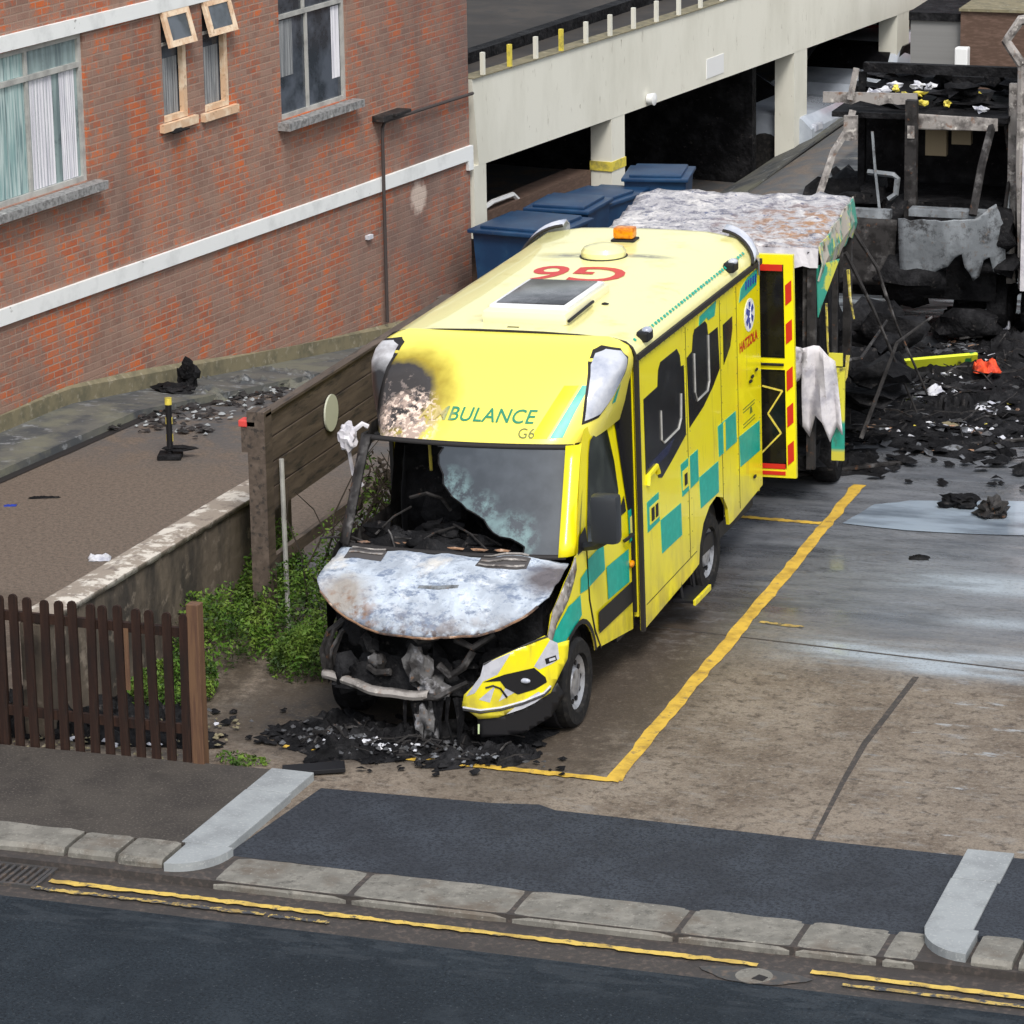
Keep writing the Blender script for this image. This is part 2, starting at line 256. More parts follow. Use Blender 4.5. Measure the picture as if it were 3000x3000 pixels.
M['boards'] = mat('grey_brown_boards', (.075, .055, .042), .8, layers=[((.12, .09, .07), nz(3, .45, .65, stretch=(4, .6, 4))), ((.03, .024, .02), nz(5, .52, .66, stretch=(4, .6, 4)))], bump=(25, .3, .006))
M['leaf'] = mat('weed_leaves', (.060, .135, .014), .6, spec=.25, layers=[((.13, .20, .03), nz(5, .42, .6)), ((.018, .04, .008), nz(3, .46, .6)), ((.20, .19, .06), nz(14, .64, .7))])
M['twig'] = mat('dark_twigs', (.03, .022, .016), .9)
M['bin'] = mat('blue_bin_plastic', (.007, .035, .095), .4, layers=[((.012, .055, .13), nz(3, .45, .65)), ((.05, .07, .09), nz(12, .64, .74))])
M['carsilver'] = mat('silver_car_paint', (.40, .44, .50), .25, .0, layers=[((.28, .31, .36), nz(1.2, .45, .65))], coat=.6)
M['shutter'] = mat('grey_roller_shutter', (.24, .24, .235), .6, layers=[((.15, .15, .15), lambda N: N.mul(N.noise(1, 0, 1, stretch=(.01, .01, 14)), 1.))])
M['redpaint'] = mat('dark_red_paint', (.36, .015, .012), .45, layers=[((.20, .01, .01), nz(3, .45, .65))])
M['deck'] = mat('dark_deck_felt', (.022, .019, .017), .9, layers=[((.042, .035, .029), nz(.9, .42, .6, detail=7)), ((.025, .023, .022), nz(4, .5, .65)), ((.07, .065, .05), nz(9, .68, .74))])
M['hilo'] = mat('faded_yellow_bollard', (.70, .58, .08), .5, layers=[((.35, .30, .08), nz(9, .48, .66))])
M['litter'] = mat('white_litter', (.60, .61, .65), .7, layers=[((.32, .33, .40), nz(9, .45, .65))])
M['fallen_y'] = mat('fallen_yellow_panel', (.60, .66, .03), .5, layers=[((.03, .2, .06), nz(5, .60, .64)), ((.06, .06, .03), nz(7, .60, .7))])
M['orangered'] = mat('orange_red_cloth', (.80, .08, .02), .7, layers=[((.45, .03, .01), nz(14, .45, .6))])
M['palegreen'] = mat('pale_scrap', (.5, .6, .35), .6)

# ---------------------------------------------------------------- geometry helpers
def interp(v, tab):
    if v <= tab[0][0]: return tab[0][1]
    for (a, b), (c, d) in zip(tab, tab[1:]):
        if v <= c: return b+(d-b)*(v-a)/(c-a)
    return tab[-1][1]
class MB:
    def __init__(s): s.bm = bmesh.new()
    def box(s, x0, x1, y0, y1, z0, z1, bev=0, rz=0, rot=None):
        r = bmesh.ops.create_cube(s.bm, size=1); vs = r['verts']
        c = Vector(((x0+x1)/2, (y0+y1)/2, (z0+z1)/2)); d = Vector((x1-x0, y1-y0, z1-z0))
        if bev:
            for v in vs: v.co = Vector([a*b for a, b in zip(v.co, d)])
            es = list({e for v in vs for e in v.link_edges})
            r2 = bmesh.ops.bevel(s.bm, geom=es, offset=bev, segments=2, affect='EDGES', profile=.6)
            vs = list({v for f in r2['faces'] for v in f.verts} | {v for v in vs if v.is_valid})
        else:
            for v in vs: v.co = Vector([a*b for a, b in zip(v.co, d)])
        m = rot if rot is not None else Matrix.Rotation(rz, 3, 'Z')
        for v in vs: v.co = m @ v.co+c
        return s
    def prism(s, pts, ax, a0, a1):
        """polygon pts in the plane normal to ax (x: (y,z); y: (x,z); z: (x,y))"""
        def P(p, a): return {'x': (a, p[0], p[1]), 'y': (p[0], a, p[1]), 'z': (p[0], p[1], a)}[ax]
        A = [s.bm.verts.new(P(p, a0)) for p in pts]; B = [s.bm.verts.new(P(p, a1)) for p in pts]
        n = len(pts); s.bm.faces.new(A); s.bm.faces.new(B[::-1])
        for i in range(n): s.bm.faces.new((A[i], B[i], B[(i+1) % n], A[(i+1) % n]))
        return s
    def tube(s, pts, r, seg=8, taper=None):
        pts = [Vector(p) for p in pts]; rings = []
        for i, p in enumerate(pts):
            d = (pts[min(i+1, len(pts)-1)]-pts[max(i-1, 0)]).normalized()
            a = d.orthogonal().normalized() if i == 0 else (rings[-1][1]-d*rings[-1][1].dot(d)).normalized()
            b = d.cross(a); ri = r if taper is None else r+(taper-r)*i/(len(pts)-1)
            rings.append(([s.bm.verts.new(p+(a*math.cos(t)+b*math.sin(t))*ri) for t in [2*math.pi*k/seg for k in range(seg)]], a))
        for (A, _), (B, _) in zip(rings, rings[1:]):
            for k in range(seg): s.bm.faces.new((A[k], A[(k+1) % seg], B[(k+1) % seg], B[k]))
        s.bm.faces.new(rings[0][0][::-1]); s.bm.faces.new(rings[-1][0]); return s
    def lathe(s, prof, c, ax='x', seg=28):
        """prof: (offset along ax, radius)"""
        rings = []
        for o, r in prof:
            ring = []
            for k in range(seg):
                t = 2*math.pi*k/seg; a, b = r*math.cos(t), r*math.sin(t)
                p = {'x': (o, a, b), 'y': (a, o, b), 'z': (a, b, o)}[ax]; ring.append(s.bm.verts.new(Vector(c)+Vector(p)))
            rings.append(ring)
        for A, B in zip(rings, rings[1:]):
            for k in range(seg): s.bm.faces.new((A[k], A[(k+1) % seg], B[(k+1) % seg], B[k]))
        s.bm.faces.new(rings[0][::-1]); s.bm.faces.new(rings[-1]); return s
    def grid(s, rows, close=False):
        V = [[s.bm.verts.new(p) for p in r] for r in rows]
        for a, b in zip(V, V[1:]):
            n = len(a)
            for k in range(n if close else n-1): s.bm.faces.new((a[k], a[(k+1) % n], b[(k+1) % n], b[k]))
        return V
    def sheet(s, poly, fn, cuts=12, thick=0):
        """polygon in 2D, cut into strips both ways and mapped to 3D by fn"""
        b = bmesh.new(); b.faces.new([b.verts.new((p[0], p[1], 0)) for p in poly])
        for ax in (0, 1):
            lo, hi = min(p[ax] for p in poly), max(p[ax] for p in poly)
            for k in range(1, cuts):
                no = [0, 0, 0]; no[ax] = 1; co = [0, 0, 0]; co[ax] = lo+(hi-lo)*k/cuts
                bmesh.ops.bisect_plane(b, geom=b.verts[:]+b.edges[:]+b.faces[:], plane_co=co, plane_no=no)
        bmesh.ops.triangulate(b, faces=b.faces[:])
        idx = {}
        for v in b.verts: idx[v] = s.bm.verts.new(fn(v.co.x, v.co.y))
        for f in b.faces:
            try: s.bm.faces.new([idx[v] for v in f.verts])
            except ValueError: pass
        b.free(); return s
    def build(s, name, m, parent=None, smooth=False, angle=35, solid=0, kind=None):
        bm = s.bm; bmesh.ops.recalc_face_normals(bm, faces=bm.faces[:])
        me = D.meshes.new(name); bm.to_mesh(me); bm.free()
        o = D.objects.new(name, me); COL.objects.link(o)
        me.materials.append(m)
        if smooth:
            for p in me.polygons: p.use_smooth = True
            me.set_sharp_from_angle(angle=R(angle))
        if solid:
            md = o.modifiers.new('thick', 'SOLIDIFY'); md.thickness = solid; md.offset = 0
        if parent: o.parent = parent
        if kind: o['kind'] = kind
        return o
def tag(o, label, cat=None, group=None, kind=None):
    o['label'] = label
    if cat: o['category'] = cat
    if group: o['group'] = group
    if kind: o['kind'] = kind
    return o
def thing(name, label, cat, loc=(0, 0, 0), rz=0, group=None):
    o = D.objects.new(name, None); COL.objects.link(o); o.location = loc; o.rotation_euler = (0, 0, rz); o.empty_display_size = .2
    return tag(o, label, cat, group)
def copy_tree(o, parent=None):
    c = o.copy(); COL.objects.link(c); c.parent = parent
    for ch in [k for k in D.objects if k.parent == o]: copy_tree(ch, c)
    return c
def text_mesh(name, s, size, fn, m, parent, shear=0, bold=.0, space=1.0):
    cu = D.curves.new(name, 'FONT'); cu.body = s; cu.size = size; cu.align_x = 'CENTER'; cu.align_y = 'CENTER'; cu.shear = shear; cu.offset = bold; cu.space_character = space
    cu.resolution_u = 4
    t = D.objects.new('tmp', cu); COL.objects.link(t)
    dg = bpy.context.evaluated_depsgraph_get(); dg.update()
    me = D.meshes.new_from_object(t.evaluated_get(dg)); D.objects.remove(t); D.curves.remove(cu)
    b = bmesh.new(); b.from_mesh(me); bmesh.ops.subdivide_edges(b, edges=[e for e in b.edges if e.calc_length() > size*.12], cuts=2)
    bmesh.ops.triangulate(b, faces=b.faces[:])
    for v in b.verts: v.co = Vector(fn(v.co.x, v.co.y))
    b.to_mesh(me); b.free(); me.name = name; me.materials.clear(); me.materials.append(m)
    o = D.objects.new(name, me); COL.objects.link(o); o.parent = parent
    return o
def crumple(mb, c, sx, sy, h, n=8, seed=0, rz=0, base=0.):
    """an uneven, ragged heap or scrap"""
    rows = []; cz, sz = math.cos(rz), math.sin(rz)
    for i in range(n+1):
        row = []
        for j in range(n+1):
            u, v = i/n*2-1, j/n*2-1
            q = Vector((u*2.1+seed*7.3, v*2.1-seed*3.1, seed))
            e = max(0, 1-max(abs(u), abs(v))**3)
            x = u*sx*(1+.25*noise.noise(q*1.3)); y = v*sy*(1+.25*noise.noise(q*1.3+Vector((9, 0, 0))))
            z = base+e*h*(.5+.9*noise.noise(q)+.5*noise.noise(q*3.1))+h*.05
            row.append((c[0]+x*cz-y*sz, c[1]+x*sz+y*cz, c[2]+max(z, .004)))
        rows.append(row)
    mb.grid(rows); return mb
def smooth(a, b, x):
    t = max(0, min(1, (x-a)/(b-a))); return t*t*(3-2*t)
def zg(x, y):
    return -min(1.15, max(0, .125*(y-9.)))*smooth(-3.2, -5.2, x)

# ================================================================= THE SETTING
# ground sheet to the horizon (behind the kerb line)
xs = [-120, -60, -30, -20]+[-14+.4*i for i in range(36)]+[1+i for i in range(8)]+[12, 20, 40, 80, 120]
ys = [-2.86, -2, -1, 0]+[1+.5*i for i in range(48)]+[26, 28, 30, 34, 40, 60, 100, 160]
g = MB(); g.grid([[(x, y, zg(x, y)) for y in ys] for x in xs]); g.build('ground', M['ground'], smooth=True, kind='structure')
g = MB(); g.grid([[(x, y, -.05) for y in (-120, -60, -20, -6, -4, -3.46)] for x in (-120, -40, -10, 0, 10, 40, 120)]); g.build('road', M['road'], kind='structure')
g = MB(); g.grid([[(x, y, -.05-.006*(1 if y > -3 else 0)) for y in (-3.46, -3.1, -2.8)] for x in (-120, -10, 0, 10, 120)]); g.build('gutter', M['gutter'], kind='structure')
# pavements
g = MB(); g.prism([(-.60, -2.42), (4.55, -2.50), (4.50, -.94), (3.3, -.93), (2.3, -.90), (1.4, -.88), (1.25, -.80), (.9, -.87), (.2, -.90), (-.45, -.93)], 'z', -.05, .008); g.build('crossover_pavement', M['tarmac_new'], kind='structure')
g = MB(); g.prism([(4.86, -2.46), (40, -2.9), (40, -1.2), (4.83, -.98)], 'z', -.05, .05); g.build('pavement', M['tarmac_new'], kind='structure')
g = MB(); g.prism([(-40, -2.25), (-2.6, -2.40), (-.93, -2.42), (-.87, -.78), (-1.5, -.80), (-3.3, -.85), (-40, -.9)], 'z', -.05, .06); g.build('pavement', M['tarmac_old'], kind='structure')
g = MB()
g.box(-.925, -.575, -1.24, -.765, -.04, .066, .008, rz=-.02); g.box(-.945, -.575, -2.40, -1.25, -.04, .066, .008, rz=-.02)
g.build('edging_strip', M['strip'], kind='structure')
g = MB(); g.box(4.53, 4.87, -1.5, -.93, -.04, .066, .008, rz=.02); g.box(4.54, 4.87, -2.44, -1.51, -.04, .066, .008, rz=.02); g.build('edging_strip', M['strip'], kind='structure')
# kerb stones
k = MB()
def stone(x0, x1, y0, y1, z, j=.012):
    n = 10; rows = []
    for i in range(n+1):
        t = i/n; x = x0+j+(x1-x0-2*j)*t; e = .018*noise.noise(Vector((x*5, y0, 3))); e2 = .018*noise.noise(Vector((x*5, y1, 8)))
        c = .03 if i in (0, n) else 0
        rows.append([(x, y0+e, -.2), (x, y0+e+c*.4, z-.03-c*.3), (x, y0+.03+e+c*.3, z-c*.2), (x, (y0+y1)/2, z+.006*noise.noise(Vector((x*7, 1, 1)))-c*.1), (x, y1+e2-c*.3, z-c*.2), (x, y1+e2, -.2)])
    V = k.grid(rows); k.bm.faces.new(V[0]); k.bm.faces.new(V[-1][::-1])
x = -1.71
stone(-1.70, -1.31, -2.78, -2.42, .07); stone(-1.30, -.93, -2.80, -2.42, .07)
for a, b in ((-3.0, -1.71), (-4.2, -3.02), (-5.4, -4.22), (-6.6, -5.42), (-7.8, -6.6)): stone(a, b, -2.78, -2.40, .07)
for a, b in ((-.50, .53), (.55, 1.72), (1.74, 2.92), (2.94, 3.74), (3.76, 4.34), (4.36, 4.60)): stone(a, b, -2.92+.0*a, -2.45, .012)
for a, b in ((4.95, 5.25), (5.27, 6.3), (6.3, 7.5), (7.5, 8.8)): stone(a, b, -2.88, -2.46, .06)
kb = MB(); kb.box(-9, 9, -2.905, -2.42, -.2, .0065); kb.build('kerb_bed', M['gutter'], kind='structure')
k.build('kerb', M['kerb'], smooth=True, angle=40, kind='structure')
k = MB()   # rounded corner stones of the crossing
for (cx, sgn) in ((-.90, 1), (4.92, -1)):
    pts = [(cx, -2.42), (cx, -2.84)]+[(cx+sgn*(.36*math.sin(t)), -2.42-.42*math.cos(t)) for t in [i*math.pi/16 for i in range(1, 9)]]
    k.prism(pts[::1], 'z', -.2, .069)
k.build('kerb_corner', M['strip'], kind='structure')
# expansion joints in the forecourt
g = MB(); g.prism([(3.37, -.93), (3.40, -.93), (3.32, .3), (3.28, 1.2), (3.30, 2.9), (3.25, 2.9), (3.23, 1.2), (3.28, .3)], 'z', -.02, .004)
g.prism([(-2.6, 3.90), (9, 2.85), (9, 2.87), (-2.6, 3.925)], 'z', -.02, .004)
g.build('expansion_joint', M['gutter'], kind='structure')
# painted lines
def wobble_strip(x0, y0, x1, y1, wd, z, seg=60, amp=.012):
    mb = MB(); d = Vector((x1-x0, y1-y0, 0)); L = d.length; d.normalize(); nrm = Vector((-d.y, d.x, 0)); rows = []
    for i in range(seg+1):
        p = Vector((x0, y0, z))+d*L*i/seg; a = wd/2+amp*noise.noise(Vector((i*.7, x0, y0)))*2; b = wd/2+amp*noise.noise(Vector((i*.7, x1, 5+y0)))*2
        rows.append([tuple(p-nrm*a), tuple(p+nrm*b)])
    mb.grid(rows); return mb
wobble_strip(1.62, -.14, 1.45, 8.45, .12, .006).build('bay_marking', M['line'], kind='structure')
wobble_strip(-1.08, -.12, 1.675, -.14, .085, .0105).build('bay_marking', M['line'], kind='structure')
wobble_strip(.1, 7.08, 1.42, 7.05, .08, .006).build('bay_marking', M['line'], kind='structure')
wobble_strip(1.66, 3.98, 2.06, 3.93, .06, .006, 12).build('bay_marking', M['line3'], kind='structure')
wobble_strip(-1.66, -3.14, 3.58, -3.17, .062, -.034, 120).build('yellow_line', M['line2'], kind='structure')
wobble_strip(3.95, -3.18, 9, -3.25, .066, -.034, 120).build('yellow_line', M['line2'], kind='structure')
wobble_strip(-1.73, -3.29, .06, -3.29, .05, -.034, 60).build('yellow_line', M['line3'], kind='structure')
wobble_strip(.1, -3.30, .55, -3.30, .04, -.034, 60).build('yellow_line', M['line3'], kind='structure')
wobble_strip(4.2, -3.33, 9, -3.38, .05, -.034, 60).build('yellow_line', M['line3'], kind='structure')
# puddles (rain and firefighting water)
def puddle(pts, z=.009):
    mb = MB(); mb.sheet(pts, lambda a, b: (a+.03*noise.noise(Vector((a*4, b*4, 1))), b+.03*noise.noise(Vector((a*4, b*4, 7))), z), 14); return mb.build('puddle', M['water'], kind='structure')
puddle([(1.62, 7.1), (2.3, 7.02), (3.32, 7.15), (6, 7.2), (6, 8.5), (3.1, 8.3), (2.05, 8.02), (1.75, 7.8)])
# concrete walk beside the building (follows the falling ground)
WD = .134; PT = Vector((-7.32, 9.11, 0)); WT = Vector((math.sin(WD), math.cos(WD), 0)); WN = Vector((math.cos(WD), -math.sin(WD), 0))
def wp(s, z, off=0): p = PT+WT*s+WN*off; return (p.x, p.y, z)
def wz(s, off=0): p = wp(s, 0, off); return zg(p[0], p[1])
rows = []
for i in range(60):
    s = -8+i*.5; h = .08
    rows.append([wp(s, wz(s)+h+.01, -.3), wp(s, wz(s, .5)+h, .5), wp(s, wz(s, .85)+h, .88), wp(s, wz(s, .9)-.1, .90)])
g = MB(); g.grid(rows); g.build('side_walk', M['walk'], kind='structure')
rows = [[wp(-8+i*.5, wz(-8+i*.5, .9)+.008, .88), wp(-8+i*.5, wz(-8+i*.5, 1.0)+.008, 1.0+.02*noise.noise(Vector((i*.9, 0, 0))))] for i in range(60)]
g = MB(); g.grid(rows); g.build('channel', M['seal'], kind='structure')

# ================================================================= BRICK BUILDING
bld = thing('brick_building', 'red brick block with white string courses, curtained windows and soot at its far end', 'building', tuple(PT), -WD)
# local frame: x = WN (outwards), y = along the wall, z up
def wall_cells(y0, y1, z0, z1, holes, x=0., x_in=-.12):
    yc = sorted({y0, y1, *[h[0] for h in holes], *[h[1] for h in holes]}); zc = sorted({z0, z1, *[h[2] for h in holes], *[h[3] for h in holes]})
    mb = MB()
    for a, b in zip(yc, yc[1:]):
        for c, d in zip(zc, zc[1:]):
            m = ((a+b)/2, (c+d)/2)
            if any(h[0] < m[0] < h[1] and h[2] < m[1] < h[3] for h in holes): continue
            mb.grid([[(x, a, c), (x, a, d)], [(x, b, c), (x, b, d)]])
    for h in holes:
        a, b, c, d = h
        for q in ([(x, a, c), (x_in, a, c), (x_in, a, d), (x, a, d)], [(x, b, c), (x, b, d), (x_in, b, d), (x_in, b, c)], [(x, a, c), (x, b, c), (x_in, b, c), (x_in, a, c)], [(x, a, d), (x_in, a, d), (x_in, b, d), (x, b, d)]):
            mb.bm.faces.new([mb.bm.verts.new(p) for p in q])
    bmesh.ops.remove_doubles(mb.bm, verts=mb.bm.verts[:], dist=.0005)
    return mb
HB = 5.3; SE = 9.40
H = [(-2.6, .62, 2.36, 3.93), (2.16, 2.66, 2.72, 3.90), (3.02, 3.54, 2.70, 3.92), (4.70, 6.28, 2.32, 3.93)]
mb = wall_cells(-9, SE, -1.4, HB, H); mb.box(-9, -.13, -9, SE, -1.4, HB); mb.grid([[(0, SE, -1.4), (0, SE, HB)], [(-.13, SE, -1.4), (-.13, SE, HB)]])
mb.build('wall', M['brick'], bld)
mb = MB(); mb.box(-9.1, .05, -9, SE+.1, HB, HB+.2); mb.build('roof', M['deck'], bld)
mb = MB(); mb.prism([(-9, 1.31), (-1.16, 1.34), (6, 1.25), (9.42, 1.23), (9.42, .92), (9.30, .92), (9.28, 1.05), (6, 1.09), (-1.16, 1.17), (-9, 1.20)], 'x', -.01, .045); mb.build('string_course', M['bandwhite'], bld)
mb = MB(); mb.prism([(-9, 4.18), (-.9, 4.11), (9.4, 4.02), (9.4, 3.885), (-.9, 3.95), (-9, 4.02)], 'x', -.01, .045); mb.build('string_course', M['bandwhite'], bld)
mb = MB(); mb.grid([[(xx, s, wz(s)+zz) for xx, zz in ((.01, .27+.03*math.sin(s)), (.06, .25), (.06, -.1))] for s in [-9+i*.5 for i in range(38)]]); mb.build('plinth', M['plinth'], bld, solid=.01)
# windows
def window(y0, y1, z0, z1, frame, panes, bars_v, bars_h, fw_=.05, x=-.06, sill=True, sillm=None, sd=.10, curt=None):
    f = MB()
    f.box(x-.03, x+.03, y0, y0+fw_, z0, z1); f.box(x-.03, x+.03, y1-fw_, y1, z0, z1)
    f.box(x-.03, x+.028, y0+fw_, y1-fw_, z0, z0+fw_); f.box(x-.03, x+.028, y0+fw_, y1-fw_, z1-fw_, z1)
    for b in bars_h: f.box(x-.03, x+.032, y0+fw_, y1-fw_, b-fw_/2, b+fw_/2)
    for (b, za, zb) in bars_v: f.box(x-.03, x+.024, b-fw_*.4, b+fw_*.4, za, zb)
    w_ = f.build('window', frame, bld)
    p = MB(); p.box(x-.012, x-.004, y0+.01, y1-.01, z0+.01, z1-.01); p.build('pane', panes, w_)
    if sill:
        q = MB(); q.prism([(y0-.10, z0-.01), (y1+.12, z0-.01), (y1+.12, z0-.10), (y0-.10, z0-.10)], 'x', -.05, sd); q.build('sill', sillm or M['lead'], w_)
    for (a, b, c, d, mm) in (curt or []):
        q = MB(); n = 24
        q.grid([[(x-.001+.004*math.sin(i*1.9+a), a+(b-a)*i/n, z) for z in (c, d)] for i in range(n+1)]); q.build('curtain', mm, w_)
    return w_
tag(window(-2.6, .62, 2.36, 3.93, M['winframe'], M['pane'], [(-.40, 2.40, 3.90), (-1.2, 2.4, 3.9)], [3.60], .055, sd=.16,
   curt=[(-2.5, -.43, 2.42, 3.57, M['teal_curtain']), (-.33, .08, 2.42, 3.56, M['white_curtain']), (.22, .50, 2.42, 3.56, M['white_curtain']), (-2.5, -.43, 3.63, 3.87, M['teal_curtain'])]), 'wide grey framed window with teal and white curtains')
def slim(y0, y1, z0, z1, lbl, sillm, swing):
    w_ = window(y0, y1, z0, z1, M['winframe'], M['panedark'], [], [3.56], .03, curt=[(y0+.05, y1-.10, z0+.04, 3.4, M['grey_curtain'])], sillm=sillm, sd=.06)
    q = MB(); q.box(-.05, .01, y1-.09, y1-.02, z0, 3.55); q.box(-.05, .01, y0, y1-.09, z0, z0+.06); q.build('post', M['woodframe'], w_)
    # open top-hung casement, swung outwards
    rt = Matrix.Rotation(-swing, 3, 'Y'); piv = Vector((.02, 0, 3.93)); c = MB(); gl = MB()
    a, b, hh = y0-.02, y1+.03, .40
    for (ya, yb, za, zb) in ((a, a+.07, -hh, 0), (b-.07, b, -hh, 0), (a+.07, b-.07, -.07, 0), (a+.07, b-.07, -hh, -hh+.07)): c.box(-.02, .02, ya, yb, za, zb)
    gl.box(-.008, .006, a+.06, b-.06, -hh+.06, -.06)
    for m_ in (c, gl):
        for v in m_.bm.verts: v.co = rt @ v.co+piv
    co = c.build('casement', M['woodframe'], w_); gl.build('casement_glass', M['panedark'], w_)
    tag(w_, lbl)
slim(2.16, 2.66, 2.72, 3.90, 'slim window with bare wood frame and broken sill, first of two', M['woodframe'], R(15))
slim(3.02, 3.54, 2.70, 3.92, 'slim window with bare wood frame beside the large dark window', M['woodframe'], R(15))
tag(window(4.70, 6.28, 2.32, 3.93, M['winframe'], M['panedark'], [(5.40, 2.36, 3.5), (5.35, 3.5, 3.9)], [3.5], .05, sd=.16,
   curt=[(6.02, 6.2, 2.6, 3.45, M['white_curtain']), (4.8, 5.1, 2.8, 3.45, M['grey_curtain'])]), 'large dark window with torn pale curtain')
mb = MB(); mb.tube([(.07, 6.98, -.55), (.07, 6.98, 1.86), (.07, 7.05, 1.93), (.07, 9.38, 1.90)], .022); mb.build('drain_pipe', M['pipe'], bld, smooth=True)
mb = MB(); mb.box(.0, .16, 6.85, 7.12, 1.95, 2.02, .01); mb.box(.0, .20, 7.1, 7.5, 1.98, 2.02, .01); mb.build('flue_bracket', M['charmetal'], bld)
mb = MB(); mb.box(.0, .05, 6.6, 6.72, .55, .60); mb.build('air_vent', M['litter'], bld)
mb = MB(); crumple(mb, (.02, 2.35, 2.60), .09, .16, .05, 5, 3); mb.build('broken_sill_chunk', M['char'], bld, solid=.01)

# ================================================================= CAR PARK DECK
dk = thing('car_park_deck', 'cream concrete car park deck on square columns beside the brick building', 'car park', tuple(PT), -WD)
mb = MB(); mb.prism([(9.46, 2.06), (16, 1.96), (32, 1.86), (32, .72), (24.5, .76), (20.2, .80), (13.6, .87), (9.62, .93)], 'x', -.18, .02); mb.build('edge_beam', M['cream'], dk)
mb = MB(); mb.prism([(9.46, 2.075), (16, 1.975), (32, 1.875), (32, 1.865), (16, 1.965), (9.46, 2.065)], 'x', -.2, .05); mb.build('beam_coping', M['plinth'], dk)
mb = MB(); mb.box(-14, -.185, 9.5, 60, 1.55, 1.80); mb.build('deck_slab', M['deck'], dk)
mb = MB(); mb.box(-1.5, -1.3, 9.5, 60, 1.78, 1.95)
mb.build('inner_upstand', M['char'], dk)
def column(s0, s1, zt, zb=-1.3, depth=.45):
    c = MB(); c.box(-.30, .016, s0, s1, zb, zt-.01); return c.build('column', M['cream'], dk)
c_ = MB(); c_.box(-.17, .018, 9.48, 9.82, .0, .935); c_.build('column', M['cream'], dk)
column(13.62, 14.05, .875); column(20.2, 20.72, .81); column(24.6, 25.15, .77)
for s_, ln in ((13.6, .5),):
    mb = MB(); mb.box(-.31, .026, 13.60, 14.07, .14, .27); mb.build('yellow_band', M['hilo'], dk)
mb = MB(); mb.box(-.6, -.25, 9.5, 13.5, -1.3, .16); mb.build('low_brick_wall', M['darkbrick'], dk)
mb = MB(); mb.box(-7, -6.8, 9.5, 40, -1.4, 1.55); mb.build('rear_wall', M['char'], dk)
mb = MB(); mb.box(-7, -.42, 19.6, 19.75, -1.4, 1.55); mb.build('added_shade_screen', M['char'], dk)  # added dark screen, stands in for the unlit depth of the bay
mb = MB(); mb.box(.02, .03, 16.85, 17.47, .92, 1.2); mb.build('notice_panel', M['whitepaint'], dk)
mb = MB(); mb.lathe([(0, .07), (.1, .09), (.12, .02)], (.03, 14.8, .96), 'x', 12); mb.build('bulkhead_lamp', M['whitepaint'], dk, smooth=True)
for i in range(12):
    s = 9.80+i*.765; mb = MB(); zt = 2.07-.0145*(s-9.46); mb.box(-.02, .03, s-.028, s+.028, zt-.02, zt+.29); mb.build('baluster', M['cream'] if i not in (1, 3) else M['hilo'], dk)
# timber A-frame leaning inside the first bay
tr = MB(); tr.tube([wp(9.95, .16, -.3), wp(10.6, .25, -.3), wp(11.2, .24, -.3), wp(11.6, -.02, -.3)], .035, 6); o = tr.build('white_rail', M['whitepaint']); tag(o, 'bent white rail behind the first deck column above the blue bins', 'rail')

# blue bins
def make_bin(label, s, off, sc=1., rz=0, zt=.2):
    p = wp(s, 0, off); base = zg(p[0], p[1])
    t = thing('wheelie_bin', label, 'bin', (p[0], p[1], base), rz-WD, 'blue bins behind the ambulance')
    h = zt-base-.08; wdt = .29*sc*1.25
    b = MB(); rows = []
    for z, k in ((.05, .82), (h*.5, .92), (h, 1.)): rows.append([(wdt*k*cx, .36*sc*k*cy, z) for cx, cy in ((-1, -1), (1, -1), (1, 1), (-1, 1))])
    V = b.grid(rows, close=True); b.bm.faces.new(V[0][::-1]); b.bm.faces.new(V[-1]); b.build('body', M['bin'], t, smooth=True, angle=30)
    l = MB(); l.box(-wdt*1.08, wdt*1.08, -.41*sc, .42*sc, h+.002, h+.05, .015); l.box(-wdt*.85, wdt*.85, -.34*sc, .36*sc, h+.045, h+.09, .02); l.build('lid', M['bin'], t, smooth=True)
    for sx in (-1, 1): q = MB(); q.lathe([(-.03, .10), (.03, .10)], (sx*wdt*.8, .33*sc, .10), 'x', 14); q.build('wheel', M['tyre'], t)
    q = MB(); q.tube([(-wdt*.8, .44*sc, h), (wdt*.8, .44*sc, h)], .02, 6); q.build('handle', M['bin'], t)
    return t
make_bin('large blue bin against the corner of the brick building', 9.1, 1.0, 1.5, 0, .38)
make_bin('blue bin next to the large one by the building corner', 10.3, .95, 1.15, .1, .42)
make_bin('blue bin with its lid ajar in the middle of the row', 11.2, .9, 1.15, -.1, .34)
make_bin('last blue bin of the row, nearest the second deck column', 12.05, .8, 1.15, .1, .20)
make_bin('single blue bin standing in front of the banded deck column', 12.9, 1.05, 1.15, .3, .36)

